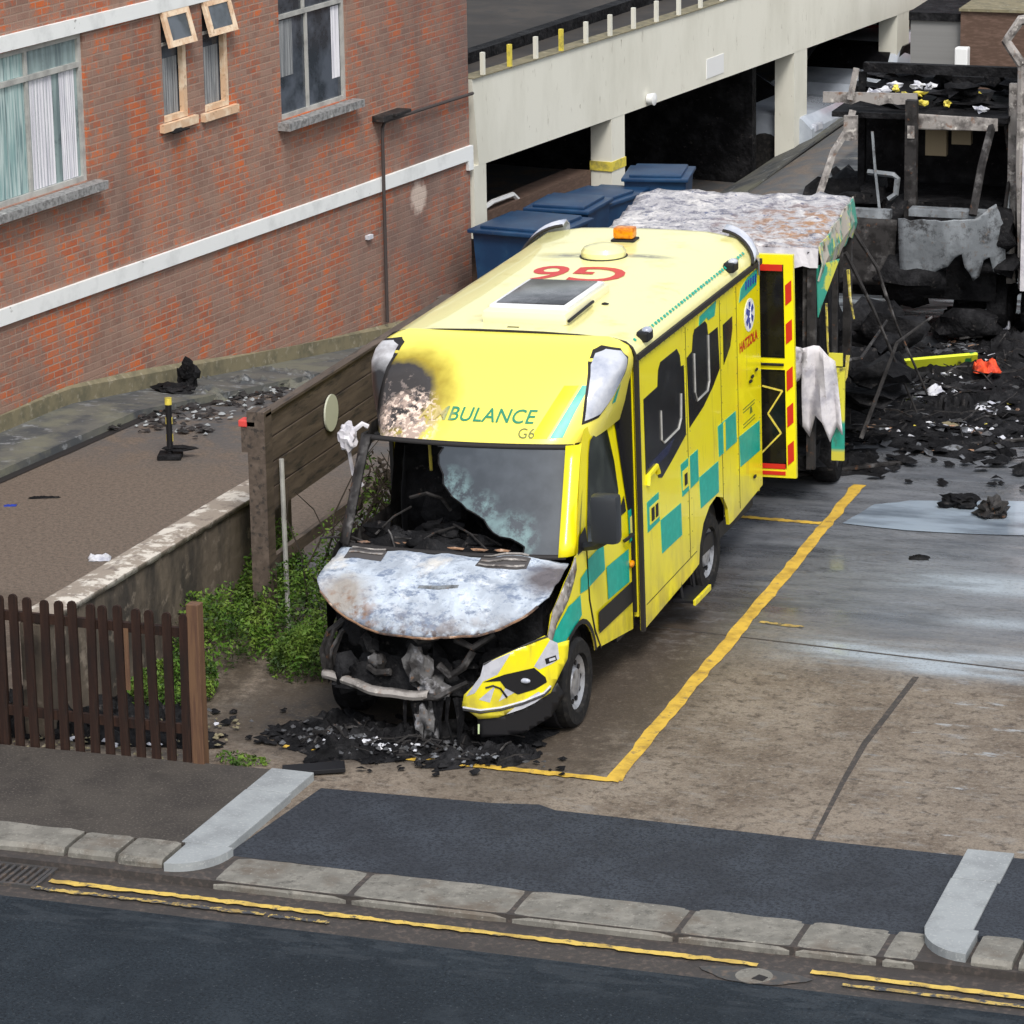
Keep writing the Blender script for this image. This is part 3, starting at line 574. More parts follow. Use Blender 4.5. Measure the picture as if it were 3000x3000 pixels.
# cars inside the deck
def car(label, loc, rz, m):
    t = thing('parked_car', label, 'car', loc, rz)
    L, Wd = 4.3, .88
    prof = [(-2.15, .35), (-2.12, .75), (-1.95, .92), (-1.0, .98), (-.35, 1.38), (.2, 1.46), (1.0, 1.42), (1.75, 1.05), (2.12, .95), (2.15, .40), (1.6, .22), (-1.7, .22)]
    b = MB(); V = []
    for xx, k in ((-Wd, .93), (-Wd*.93, 1.), (Wd*.93, 1.), (Wd, .93)):
        V.append([b.bm.verts.new((xx*(1 if z < 1. else .84), y, .6+(z-.6)*k)) for y, z in prof])
    for A, B in zip(V, V[1:]):
        for i in range(len(A)): b.bm.faces.new((A[i], A[(i+1) % len(A)], B[(i+1) % len(A)], B[i]))
    b.bm.faces.new(V[0]); b.bm.faces.new(V[-1][::-1]); b.build('body', m, t, smooth=True, angle=40)
    q = MB(); q.grid([[(-.72, -.97, 1.0), (-.62, -.40, 1.372)], [(.72, -.97, 1.0), (.62, -.40, 1.372)]]); q.build('windscreen', M['blackglass'], t, solid=.01)
    for sx in (-1, 1):
        q = MB(); q.prism([(-.85, 1.0), (-.35, 1.32), (.9, 1.34), (1.5, 1.05)], 'x', sx*.745, sx*.80); q.build('side_window', M['blackglass'], t)
        for yy in (-1.35, 1.32): q = MB(); q.lathe([(-.1, .30), (-.08, .32), (.08, .32), (.1, .30)], (sx*.82, yy, .32), 'x', 20); q.build('wheel', M['tyre'], t)
        q = MB(); q.box(sx*.6-.16, sx*.6+.16, -2.14, -2.05, .68, .80, .02); q.build('headlight', M['lens'], t)
    return t
car('silver car parked nose out between the deck columns', wp(21.3, -1.15, -1.9), -WD+math.pi/2, M['carsilver'])
car('silver car seen between the third and fourth deck columns', wp(25.2, -1.10, -.75), -WD, M['carsilver'])

# ================================================================= BACKGROUND
gb = thing('garage_block', 'low dark brick garage block with a grey roller shutter at the back', 'building', (0, 30, 0))
mb = MB(); mb.box(-2.27, 9, .2, 6, -1.2, 1.36); mb.build('wall', M['darkbrick'], gb)
mb = MB(); mb.box(-2.29, 9, .15, 6, 1.36, 1.40); mb.build('coping', M['plinth'], gb)
mb = MB(); mb.box(-3.08, -2.28, .35, 5, -1.2, 1.17); mb.build('roller_shutter', M['shutter'], gb)
mb = MB(); mb.box(-3.10, -2.28, .30, 6, 1.175, 1.30); mb.build('lintel', M['char'], gb)
rt = thing('red_trailer', 'dark red trailer body parked behind the garage block', 'trailer', (-2.2, 38, 0))
mb = MB(); mb.box(-3.5, 4.5, 0, 2.4, .15, 3.4, .05); mb.build('body', M['redpaint'], rt)
for xx in (-3, -2, 2): q = MB(); q.lathe([(-.12, .42), (.12, .42)], (xx, .2, -.6), 'y', 16); q.build('wheel', M['tyre'], rt)
q = MB(); q.box(-3.3, 4.3, .3, 2., -.5, .14); q.build('chassis', M['char'], rt)
o = MB(); o.box(-2.26, -2.06, 29.75, 29.95, .55, .86, .02); o.box(-2.22, -2.10, 29.80, 29.90, -.1, .56); tag(o.build('meter_cabinet', M['whitepaint']), 'small white cabinet in front of the dark garage block', 'cabinet')
exec_done = True

# ================================================================= THE YELLOW AMBULANCE (front left burnt out, leaning on its flat tyre)
def blob(mb, c, s, seed=0, amp=.35, sub=2, f=2.2):
    r = bmesh.ops.create_icosphere(mb.bm, subdivisions=sub, radius=1)
    for v in r['verts']:
        q = v.co.normalized(); k = 1+amp*noise.noise(q*f+Vector((seed*5.1, seed, -seed)))*2
        v.co = Vector((c[0]+q.x*s[0]*k, c[1]+q.y*s[1]*k, c[2]+q.z*s[2]*k))
    return mb
TH = R(1.2)
amb = thing('ambulance', 'yellow box ambulance with burnt out bonnet and windscreen and green checks along its side', 'ambulance', (1-math.cos(TH), 0, -math.sin(TH)))
amb.rotation_euler = (0, -TH, 0)
XS = 1.075
def zr(y): return .10*(y-2.5)/3.8
# box body side walls with wheel arches
side = [(2.50, .33), (3.95, .40), (4.16, .42), (4.20, .58), (4.32, .74), (4.52, .84), (4.74, .87), (4.96, .80), (5.10, .66), (5.14, .50), (5.3, .50), (6.28, .56), (6.30, 2.66), (2.50, 2.64)]
mb = MB(); mb.prism(side, 'x', XS-.03, XS); mb.prism(side, 'x', -XS, -XS+.03)
mb.prism([(-1.04, .45), (1.04, .45), (1.04, 2.66), (-1.04, 2.66)], 'y', 2.49, 2.52)
mb.prism([(-1.04, .5), (-.85, .5), (-.85, 2.45), (.85, 2.45), (.85, .5), (1.04, .5), (1.04, 2.75), (-1.04, 2.75)], 'y', 6.27, 6.30)
body = mb.build('box_body', M['yellow'], amb)
sec = [(1.078, 2.63), (1.075, 2.68), (1.05, 2.735), (1.0, 2.775), (.90, 2.80), (.6, 2.818), (.3, 2.828), (0, 2.83)]
sec = sec+[(-a, b) for a, b in sec[-2::-1]]
mb = MB(); rows = []
for y, dz, kk in ((2.47, -.004, 1), (2.6, 0, 1), (3.5, 0, 1), (4.5, 0, 1), (5.5, 0, 1), (6.2, 0, 1), (6.29, -.01, 1), (6.34, -.05, .99), (6.36, -.12, .985)): rows.append([(x*kk, y, z+dz+zr(y)*smooth(1.08, .8, abs(x))) for x, z in sec])
mb.grid(rows); mb.build('roof', M['rooftop'], amb, smooth=True, angle=50)
mb = MB(); mb.tube([(x*1.003, 2.465, z+.003) for x, z in sec], .012, 6)
mb.box(1.06, 1.092, 2.465, 2.515, .33, 2.66); mb.box(-1.092, -1.06, 2.465, 2.515, .33, 2.66); mb.build('body_seam', M['seal'], amb)
for sg in (-1.085, 1.085): mb = MB(); mb.box(sg-.015, sg+.015, 2.50, 6.32, 2.625, 2.672); mb.build('gutter_rail', M['seal'], amb)
mb = MB(); mb.box(-1.0, 1.0, 2.0, 6.2, .38, .52); mb.box(-1.03, 1.03, 2.45, 2.48, .5, 2.6); mb.box(-.9, .9, 6.2, 6.25, .5, 2.6); mb.build('underbody', M['black'], amb)
# decals and windows on the box side
def decal(name, polys, m, off=.004, label=None, parent=None):
    mb = MB()
    for p in polys: mb.prism(p, 'x', XS-.002, XS+off)
    o = mb.build(name, m, parent or amb)
    if label: o['label'] = label
    return o
decal('green_check', [[(4.34, 2.575), (4.86, 2.60), (4.80, 2.48), (4.60, 2.485), (4.56, 2.52), (4.32, 2.50)]], M['green'])
for p in ([(4.85, 1.20), (5.43, 1.19), (5.41, 1.475), (4.83, 1.48)], [(5.54, .925), (6.20, .91), (6.20, 1.19), (5.52, 1.21)], [(3.70, 1.15), (4.20, 1.16), (4.19, 1.44), (3.67, 1.44)],
          [(4.25, .895), (4.82, .89), (4.82, 1.17), (4.22, 1.18)], [(2.68, 1.12), (3.02, 1.13), (3.01, 1.38), (2.68, 1.38)], [(3.07, .83), (3.66, .825), (3.65, 1.11), (3.05, 1.125)]): decal('green_check', [p], M['green'])
decal('yellow_label', [[(3.71, 1.20), (3.88, 1.20), (3.88, 1.37), (3.71, 1.37)], [(3.90, 1.16), (3.93, 1.16), (3.93, 1.44), (3.90, 1.44)], [(2.74, 1.17), (3.0, 1.17), (3.0, 1.32), (2.74, 1.32)], [(5.0, 1.20), (5.06, 1.20), (5.06, 1.47), (5.0, 1.47)]], M['yellow'], .007)
decal('door_latch', [[(3.76, 1.23), (3.84, 1.23), (3.84, 1.33), (3.76, 1.33)], [(2.78, 1.19), (2.86, 1.19), (2.86, 1.30), (2.78, 1.30)], [(2.90, 1.19), (2.97, 1.19), (2.97, 1.30), (2.90, 1.30)]], M['black'], .011)
w1 = decal('side_window', [[(2.66, 2.26), (3.06, 2.27), (3.09, 2.40), (3.16, 2.455), (3.64, 2.455), (3.72, 2.38), (3.745, 2.28), (3.83, 2.27), (3.85, 1.66), (3.42, 1.545), (3.12, 1.475), (3.02, 1.50), (2.97, 1.63), (2.67, 1.62)]], M['blackglass'])
w2 = decal('side_window', [[(3.93, 2.31), (4.09, 2.33), (4.13, 2.46), (4.18, 2.50), (4.50, 2.50), (4.56, 2.46), (4.585, 2.36), (4.89, 2.36), (4.93, 1.98), (4.70, 1.87), (4.40, 1.77), (3.96, 1.69)]], M['blackglass'])
w3 = decal('side_window', [[(5.06, 2.34), (5.36, 2.35), (5.36, 2.24), (5.28, 2.10), (5.06, 1.98)]], M['blackglass'])
def ring(pts, wd=.018, close=True):
    mb = MB(); P = [Vector((XS+.008, a, b)) for a, b in pts]+([Vector((XS+.008, *pts[0]))] if close else [])
    mb.tube(P, wd*.5, 5); return mb
ring([(3.12, 2.05), (3.12, 1.80), (3.19, 1.755), (3.62, 1.77), (3.70, 1.84), (3.72, 2.05)], close=False).build('window_trim', M['winframe'], w1)
ring([(4.13, 2.3), (4.135, 1.96), (4.20, 1.87), (4.52, 1.88), (4.58, 1.95), (4.575, 2.36)], close=False).build('window_trim', M['winframe'], w2)
decal('blue_reflection_strip', [[(2.74, 1.68), (3.5, 1.72), (3.3, 1.63), (3.02, 1.62), (2.74, 1.66)]], mat('dark_blue_interior', (.004, .008, .045), .15), .006)
ring([(2.70, 1.52), (2.72, 1.60), (2.95, 1.62), (3.0, 1.55)], .05, False).build('door_handle', M['yellow'], amb)
mb = MB()
for a in (3.90, 4.96, 5.50): mb.prism([(a, .55), (a+.008, .55), (a+.008, 2.58), (a, 2.58)], 'x', XS-.001, XS+.0025)
mb.prism([(2.6, .52), (4.1, .55), (4.1, .556), (2.6, .526)], 'x', XS-.001, XS+.0025); mb.build('panel_gap', M['black'], amb)
mb = MB()
for a in (2.56, 3.87, 3.98, 4.99, 5.47, 6.22):
    for k_ in range(14): z = .62+k_*.148; mb.lathe([(0, .007), (.003, .006)], (XS, a, z), 'x', 6)
for k_ in range(26): mb.lathe([(0, .007), (.003, .006)], (XS, 2.6+k_*.14, 2.60), 'x', 6)
mb.build('rivets', mat('dull_rivet', (.30, .27, .03), .5), amb, kind='stuff')
mb = MB()
for a, b in ((5.9, 1.63), (5.96, 1.66), (6.1, 1.69), (5.98, .72)): blob(mb, (XS+.012, a, b), (.012, .05, .018), a, .2, 1)
mb.build('rear_latch', M['black'], amb)
# emblem: six armed blue star on a white oval, small green badge, lettering
decal('emblem_plate', [[(5.93+.17*math.cos(t), 2.235+.15*math.sin(t)) for t in [i*math.pi/12 for i in range(24)]]], M['whitepaint'])
mb = MB()
for kk in range(3):
    t = kk*math.pi/3+math.pi/2; c, s = math.cos(t), math.sin(t)
    mb.prism([(5.93+a*c*1.05-b*s, 2.235+a*s+b*c) for a, b in ((-.12, -.026), (.12, -.026), (.12, .026), (-.12, .026))], 'x', XS+.003, XS+.007+kk*.0008)
mb.build('emblem_star', M['blue'], amb)
mb = MB(); mb.tube([(XS+.012, 5.93, 2.16), (XS+.012, 5.93, 2.31)], .007, 5); mb.tube([(XS+.012, 5.93+.025*math.sin(i*1.1), 2.17+i*.012) for i in range(11)], .005, 4); mb.build('emblem_staff', M['whitepaint'], amb)
decal('green_check', [[(5.60, 2.42), (6.18, 2.46), (6.22, 2.60), (5.9, 2.585), (5.66, 2.53)]], M['green'])
mb = MB()
for i in range(5): mb.prism([(5.80+i*.08, 2.49+.01*(i % 2)), (5.84+i*.08, 2.49), (5.85+i*.08, 2.56), (5.81+i*.08, 2.565)], 'x', XS+.003, XS+.008)
mb.build('badge_marks', M['blue'], amb)
text_mesh('side_lettering', 'HATZOLA', .13, lambda a, b: (XS+.004, 5.88+a, 2.0+b), M['red'], amb, bold=.004)
mb = MB()
for z in (1.42, 1.39, 1.28, 1.25): mb.prism([(5.66, z), (6.05, z), (6.05, z+.008), (5.66, z+.008)], 'x', XS, XS+.003)
mb.prism([(5.88, 1.33), (5.97, 1.33), (5.95, 1.38), (5.90, 1.385)], 'x', XS, XS+.003)
mb.build('small_print', mat('dark_green_print', (.10, .14, .02), .5), amb)
# roof shoulder lettering: a fine row of green marks
mb = MB(); y = 2.62
while y < 5.95:
    if not (2.70 < y < 2.95 or 5.38 < y < 5.52):
        l = .022+.02*random.random(); zz = 2.765+zr(y)*.3
        mb.box(1.012, 1.04, y, y+l, zz-.004, zz+.003, rot=Matrix.Rotation(R(42), 3, 'Y'))
    y += .085
mb.build('roof_edge_lettering', M['green'], amb)
for yy in (2.83, 5.45):
    mb = MB(); mb.box(1.0, 1.10, yy-.09, yy+.09, 2.71+zr(yy)*.3, 2.80+zr(yy)*.3, .02); sl = mb.build('side_lamp', M['black'], amb)
    mb = MB(); blob(mb, (1.07, yy, 2.80+zr(yy)*.3), (.045, .06, .03), 1, 0, 2); mb.build('lamp_glass', M['lens'], sl, smooth=True)
# roof furniture
zt = 2.84
mb = MB(); mb.box(-.33, .42, 2.72, 3.94, zt-.02, zt+.10, .05); hb = mb.build('roof_hatch', mat('cream_hatch_rim', (.80, .76, .50), .35), amb, smooth=True)
mb = MB(); mb.box(-.30, .39, 2.84, 3.88, zt+.085, zt+.125, .03); mb.build('hatch_rim', M['whitepaint'], hb, smooth=True)
mb = MB(); mb.box(-.25, .34, 2.90, 3.82, zt+.12, zt+.134, .006); mb.build('hatch_glass', mat('smoked_hatch_glass', (.035, .035, .038), .2, spec=.35, layers=[((.16, .16, .17), nz(2.0, .46, .66))]), hb, smooth=True)
mb = MB(); mb.tube([(.43, 2.74, zt+.03), (.44, 3.1, zt+.05), (.43, 3.4, zt+.05)], .014, 6); mb.build('hatch_hinge', M['black'], hb)
mb = MB(); mb.lathe([(-.02, .20), (.05, .20), (.085, .175), (.105, .11), (.112, .02)], (-.03, 5.16, 2.895), 'z', 28); dm = mb.build('roof_vent', M['rooftop'], amb, smooth=True)
mb = MB(); mb.lathe([(-.02, .215), (.008, .215)], (-.03, 5.16, 2.895), 'z', 28); mb.build('vent_seal', M['black'], dm)
mb = MB(); mb.box(-.13, .09, 5.68, 5.86, 2.895, 2.935, .01); bc = mb.build('roof_beacon', M['black'], amb)
mb = MB(); mb.box(-.115, .075, 5.70, 5.84, 2.936, 3.04, .025); mb.build('beacon_lens', M['amber'], bc, smooth=True)
mb = MB(); blob(mb, (.50, 3.5, 2.85), (.04, .03, .015), 3, .2, 1); blob(mb, (-.68, 4.25, 2.84), (.03, .03, .012), 4, .2, 1); mb.box(-.06, .04, 2.60, 2.63, 2.83, 2.835); mb.build('roof_fixing', M['black'], amb)
text_mesh('roof_number', 'G6', .74, lambda a, b: (-.05-a*.98, 4.50-b*1.0, 2.8345+zr(4.50-b)-.012*abs((-.07-a)/.6)**2), M['red'], amb, bold=.008)
# -------- over-cab fairing
Y0 = [(2.14, 1.41), (2.20, 1.45), (2.30, 1.54), (2.45, 1.68), (2.6, 1.84), (2.72, 2.02), (2.80, 2.24), (2.825, 2.46)]
HW = [(2.14, .935), (2.3, .985), (2.45, 1.02), (2.62, 1.065), (2.70, 1.06), (2.77, 1.02), (2.80, .95), (2.825, .86)]
def fair(phi, z, off=0.):
    y0, hw = interp(z, Y0), interp(z, HW); e = 2/4.4; yb = 2.46
    sx, cx = math.sin(phi), math.cos(phi)
    x = math.copysign(abs(sx)**e, sx)*hw; y = yb-(yb-y0)*max(0, cx)**e
    n_ = Vector((math.copysign(abs(sx)**(2-e), sx)/max(.3, hw), -(max(0, cx)**(2-e))/max(.1, yb-y0), .7)).normalized()
    return tuple(Vector((x, y, z))+n_*off)
def fair_xz(x, z, off=.004):
    hw = interp(z, HW); k = min(.999, abs(x)/hw); phi = math.asin(k**(4.4/2))
    return fair(math.copysign(phi, x), z, off)
mb = MB(); zs = [2.14, 2.17, 2.2, 2.25, 2.3, 2.37, 2.45, 2.52, 2.6, 2.66, 2.72, 2.76, 2.80, 2.815, 2.825]
mb.grid([[fair(math.pi*(i/72-.5), z) for i in range(73)] for z in zs])
mb.build('cab_fairing', M['fairing'], amb, smooth=True, angle=60)
def fair_decal(name, poly, m, off=.005, ang=True, parent=None):
    mb = MB(); mb.sheet(poly, (lambda a, b: fair(R(a), b, off)) if ang else (lambda a, b: fair_xz(a, b, off)), 10); return mb.build(name, m, parent or amb, smooth=True)
def lens(sgn, m):
    P = [(50, 2.30), (66, 2.32), (77, 2.44), (83, 2.57), (84, 2.68), (74, 2.75), (52, 2.775), (40, 2.755), (37, 2.69)]
    fair_decal('lens_seal', [(sgn*(a+(a-63)*.11), b+(b-2.54)*.09) for a, b in P], M['seal'], .006)
    l_ = MB(); l_.sheet([(sgn*a, b) for a, b in P], lambda a, b: fair(R(a), b, .012+.03*max(0, 1-((a*sgn-63)/22)**2)*max(0, 1-((b-2.54)/.26)**2)), 12)
    return l_.build('corner_beacon', m, amb, smooth=True)
lens(1, M['lens']); lens(-1, M['lens_burnt'])
for sgn in (-1, 1):
    mb = MB(); mb.sheet([(-.30, 0), (-.30, .10), (-.16, .20), (0, .30), (.02, .06)], lambda a, b: (sgn*(1.09-.28*max(0, -a-.02)-.25*b**1.6), 6.36+a*.2-.15*b, 2.70+b*.85), 8)
    mb = MB(); rows = []
    for i in range(9):
        t = i/8; rows.append([(sgn*(1.09-.30*t*t-.0), 6.30+.05*math.sin(t*3.14)-.02*k, 2.68+.30*t-.10*t*t+(.03 if k == 1 else 0)*1-(k == 2)*.14*(1-.3*t)) for k in range(3)])
    rows = [[(sgn*(1.10-.34*(i/8)**1.6), 6.06+.26*(i/8)**.7+dy, 2.70+.245*math.sin(i/8*1.5)+dz) for dy, dz in ((-.08, -.012), (.03, .02), (.12, -.03), (.14, -.16))] for i in range(9)]
    mb.grid(rows); mb.build('corner_beacon', M['lens'], amb, smooth=True, solid=.015)
    mb = MB(); mb.tube([rows[i][0] for i in range(9)], .016, 5); mb.build('lens_seal', M['seal'], amb)
fair_decal('lime_stripe', [(.68, 2.56), (.795, 2.56), (.63, 2.205), (.50, 2.205)], M['yellow'], .004, False)
fair_decal('green_check', [(.82, 2.56), (.875, 2.555), (.80, 2.37), (.745, 2.205), (.65, 2.205)], M['green'], .004, False)
fair_decal('green_check', [(80, 2.36), (84, 2.36), (84, 2.50), (82, 2.46)], M['green'], .005)
M['textgreen'] = mat('green_lettering', (.02, .22, .12), .45, layers=[((.5, .40, .16), sp_((-.58, 1.55, 2.36), .30, .40, .05, 20))])
text_mesh('ambulance_lettering', 'AMBULANCE', .148, lambda a, b: fair_xz(.015+a*1.08, 2.345+b*.90+a*.0, .006), M['textgreen'], amb, shear=.18, bold=.0015, space=1.05)
text_mesh('number_lettering', 'G6', .115, lambda a, b: fair_xz(.46+a, 2.235+b*.85, .006), mat('olive_lettering', (.16, .18, .05), .45), amb)
# -------- cab shell
def sx_(y, z):   # half width of the cab side
    t = max(0, (.95-y)/.55)
    return (1.0 if z < 1.38 else 1.0-.105*(z-1.38)/.88)-.12*t*t
def cab_sheet(name, poly, m, off=0, sgn=1, cuts=12, parent=None, label=None, solid=0):
    mb = MB(); mb.sheet(poly, lambda a, b: (sgn*(sx_(a, b)+off), a, b), cuts); o = mb.build(name, m, parent or amb, smooth=True, angle=25, solid=solid)
    if label: o['label'] = label
    return o
archF = [(1.0+.41*math.cos(t), .40+.43*math.sin(t)) for t in [math.pi*k/14 for k in range(1, 14)]]
fender = [(1.27, 1.385), (.98, 1.405), (.74, 1.26), (.54, 1.06), (.48, .86), (.58, .62)]+archF[::-1]+[(1.42, .50), (1.55, .50), (1.42, .64), (1.30, .95)]
cab_sheet('front_wing', fender, M['yellow'], 0, 1, 16)
dr = cab_sheet('cab_door', [(1.285, 1.385), (1.315, .96), (1.43, .66), (1.57, .48), (2.44, .36), (2.44, 1.385)], M['yellow'], .003)
cab_sheet('upper_side', [(1.20, 1.38), (1.02, 1.38), (1.10, 1.52), (1.50, 2.16), (1.62, 2.26), (2.44, 2.26), (2.44, 1.38)], M['yellow'], 0)
cab_sheet('door_window', [(1.31, 1.40), (1.36, 1.56), (1.64, 2.06), (1.72, 2.15), (2.08, 2.20), (2.16, 2.13), (2.22, 1.85), (2.215, 1.60), (2.13, 1.50), (2.18, 1.40)], M['doorglass'], .008, parent=dr)
cab_sheet('quarter_panel', [(2.37, 1.39), (2.455, 1.39), (2.455, 2.20), (2.36, 2.22)], M['black'], .012)
cab_sheet('black_base', [(2.16, 1.45), (2.33, 1.53), (2.33, 1.40), (2.10, 1.40)], M['black'], .009, parent=dr)
for p in ([(1.29, 1.06), (1.72, 1.08), (1.70, 1.31), (1.285, 1.29)], [(1.78, .81), (2.36, .79), (2.36, 1.07), (1.76, 1.09)]): cab_sheet('green_check', p, M['green'], .008, parent=dr)
cab_sheet('green_check', [(1.08, 1.07), (1.275, 1.05), (1.27, 1.22), (1.10, 1.19)], M['green'], .005)
cab_sheet('green_check', [(.80, 1.05), (1.08, 1.06), (1.10, .89), (.95, .845), (.76, .80), (.60, .68), (.54, .72), (.52, .86), (.66, .97)], M['green'], .005)
cab_sheet('door_moulding', [(1.50, .61), (2.40, .60), (2.40, .78), (1.50, .79)], M['black'], .016, parent=dr)
cab_sheet('green_check', [(2.38, 1.11), (2.455, 1.12), (2.455, 1.39), (2.36, 1.40)], M['green'], .012)
cab_sheet('fuel_flap', [(2.395, 1.16), (2.45, 1.16), (2.45, 1.33), (2.395, 1.33)], mat('pale_yellow_flap', (.75, .70, .2), .4), .016)
cab_sheet('door_gap', [(1.275, 1.38), (1.29, 1.38), (1.325, .95), (1.44, .66), (1.58, .47), (1.565, .46), (1.42, .65), (1.305, .95)], M['black'], .005, cuts=8)
cab_sheet('arch_lip', [(1.0+.45*math.cos(t), .40+.47*math.sin(t)) for t in [math.pi*k/14 for k in range(1, 14)]]+[(1.0+.41*math.cos(t), .40+.43*math.sin(t)) for t in [math.pi*k/14 for k in range(13, 0, -1)]], M['black'], .012)
mb = MB(); mb.tube([(1.02, 2.20, 1.18), (1.05, 2.24, 1.20), (1.05, 2.34, 1.20), (1.02, 2.38, 1.18)], .016, 6); mb.build('handle', M['black'], dr)
mb = MB(); blob(mb, (1.02, 2.40, .93), (.02, .05, .03), 1, 0, 2); mb.build('marker_lamp', M['amber'], amb)
cab_sheet('burnt_wing_front', [(.76, 1.27), (.56, 1.09), (.47, .86), (.56, .70), (.53, .84), (.60, .97), (.80, 1.12), (.98, 1.30), (.97, 1.40)], M['palemetal'], .010, solid=.01)
cab_sheet('mirror_mount', [(1.03, 1.40), (1.30, 1.40), (1.30, 1.56), (1.12, 1.52)], M['black'], .012)
# door mirror
mb = MB(); mb.tube([(1.0, 1.20, 1.42), (1.12, 1.16, 1.45), (1.2, 1.14, 1.5)], .035, 8); mi = mb.build('door_mirror', M['mirrorshell'], amb, smooth=True)
mb = MB(); mb.box(1.10, 1.33, 1.06, 1.22, 1.48, 1.88, .05); mb.build('mirror_shell', M['mirrorshell'], mi, smooth=True)
mb = MB(); mb.box(1.13, 1.30, 1.20, 1.225, 1.52, 1.84, .02); mb.build('mirror_glass', M['blackglass'], mi)
# left side, burnt
cab_sheet('burnt_wing', fender, M['charmetal'], 0, -1, 10)
cab_sheet('burnt_cab_door', [(1.285, 1.385), (1.315, .96), (1.43, .66), (1.57, .48), (2.44, .36), (2.44, 1.385)], M['charmetal'], 0, -1)
cab_sheet('burnt_upper_side', [(2.2, 1.38), (2.2, 2.0), (2.08, 2.12), (1.7, 2.10), (1.55, 2.0), (1.45, 2.1), (1.60, 2.24), (2.44, 2.24), (2.44, 1.38)], M['charmetal'], 0, -1)
# A pillars
def pillar(sgn, m, name):
    rows = []
    for i in range(9):
        t = i/8; x0, y0, z0 = .93-.055*t-.02*t*sgn, .96+.50*t, 1.40+.77*t
        rows.append([(sgn*(x0-.05), y0-.03, z0+.0), (sgn*(x0+.01), y0-.005, z0), (sgn*(x0+.045), y0+.04, z0), (sgn*(x0+.065-.03*t), y0+.15, z0)])
    mb = MB(); mb.grid(rows); return mb.build(name, m, amb, smooth=True, solid=.02)
pillar(1, M['yellow'], 'windscreen_pillar'); pillar(-1, M['charmetal'], 'burnt_windscreen_pillar')
def ws(u, v, off=0): return ((.935-.055*v)*u-.02*v, .965+.50*v-.09*(1-u*u)-off, 1.405+.765*v)
mb = MB(); mb.grid([[ws(u/12-1, v, .006) for u in range(25)] for v in (.965, 1.01)]); mb.grid([[ws(u/12-1, v, .004) for u in range(25)] for v in (-.03, .012)]); mb.build('windscreen_seal', M['seal'], amb, smooth=True, solid=.012)
jag = [(-.32, .985), (-.25, .955), (-.20, .95), (-.235, .88), (-.22, .80), (-.16, .70), (-.15, .62), (-.09, .55), (-.04, .50), (.05, .445), (.10, .40), (.17, .37), (.27, .31), (.31, .25), (.36, .20), (.42, .165), (.52, .15), (.60, .11), (.645, .08), (.64, .03), (.60, .0), (.62, -.01)]
mb = MB(); mb.sheet(jag+[(.965, -.01), (.965, .985)], lambda a, b: ws(a, b), 14); mb.build('windscreen_remnant', M['sootglass'], amb, smooth=True)
mb = MB(); mb.tube([ws(a, b, .006) for a, b in jag[1:-2]], .007, 5); mb.build('torn_glass_edge', M['char'], amb)
# cab interior
mb = MB(); mb.box(-.90, .90, 1.5, 2.44, .5, 1.0); mb.box(-.9, .9, .75, 2.0, .42, .52); mb.build('cab_floor', M['char'], amb)
mb = MB(); crumple(mb, (-.25, 1.16, 1.28), .62, .30, .22, 16, 2); crumple(mb, (.25, 1.25, 1.26), .45, .26, .16, 12, 5); crumple(mb, (-.45, 1.05, 1.33), .42, .16, .16, 12, 8)
for i in range(14): blob(mb, (random.uniform(-.85, .3), random.uniform(1.0, 1.5), 1.32+random.uniform(0, .14)), (random.uniform(.05, .14), .06, random.uniform(.03, .07)), i, .5, 2, 3)
mb.build('burnt_dashboard', M['char'], amb, smooth=True, angle=60)
mb = MB()
for i in range(10):
    a = Vector((random.uniform(-.85, .5), random.uniform(.95, 1.3), 1.40)); d = Vector((random.uniform(-.4, .4), random.uniform(-.1, .3), random.uniform(0, .22)))
    mb.tube([a, a+d*.5+Vector((0, 0, .03)), a+d], .009, 5)
mb.build('burnt_wiring', M['charmetal'], amb)
mb = MB(); 
for i in range(7): blob(mb, (-.75+i*.19, .99+.03*math.sin(i), 1.415), (.085, .02, .012), i, .4, 1)
mb.build('scorched_cowl_debris', M['rustedge'], amb)
mb = MB(); mb.tube([(-.60, 1.62, 1.62), (-.45, 1.60, 1.67), (-.33, 1.62, 1.63), (-.27, 1.66, 1.52)], .016, 6); mb.build('steering_wheel', M['charmetal'], amb)
for xx in (-.5, .42):
    mb = MB(); blob(mb, (xx, 1.95, 1.20), (.22, .2, .12), xx, .2, 2); blob(mb, (xx, 2.12, 1.50), (.20, .08, .32), xx+2, .2, 2); mb.build('burnt_seat', M['char'], amb, smooth=True)
mb = MB(); mb.box(-.02, .02, 1.40, 1.44, 0, .01); mb.tube([(-.55, 2.0, 1.75), (-.56, 2.0, 2.15)], .014, 5); mb.build('seat_belt_strap', M['hilo'], amb)
mb = MB(); mb.box(-.93, .93, 2.40, 2.44, .5, 2.2); mb.box(-.88, .88, 1.6, 2.44, 2.13, 2.15); mb.build('cab_rear_wall', M['char'], amb)
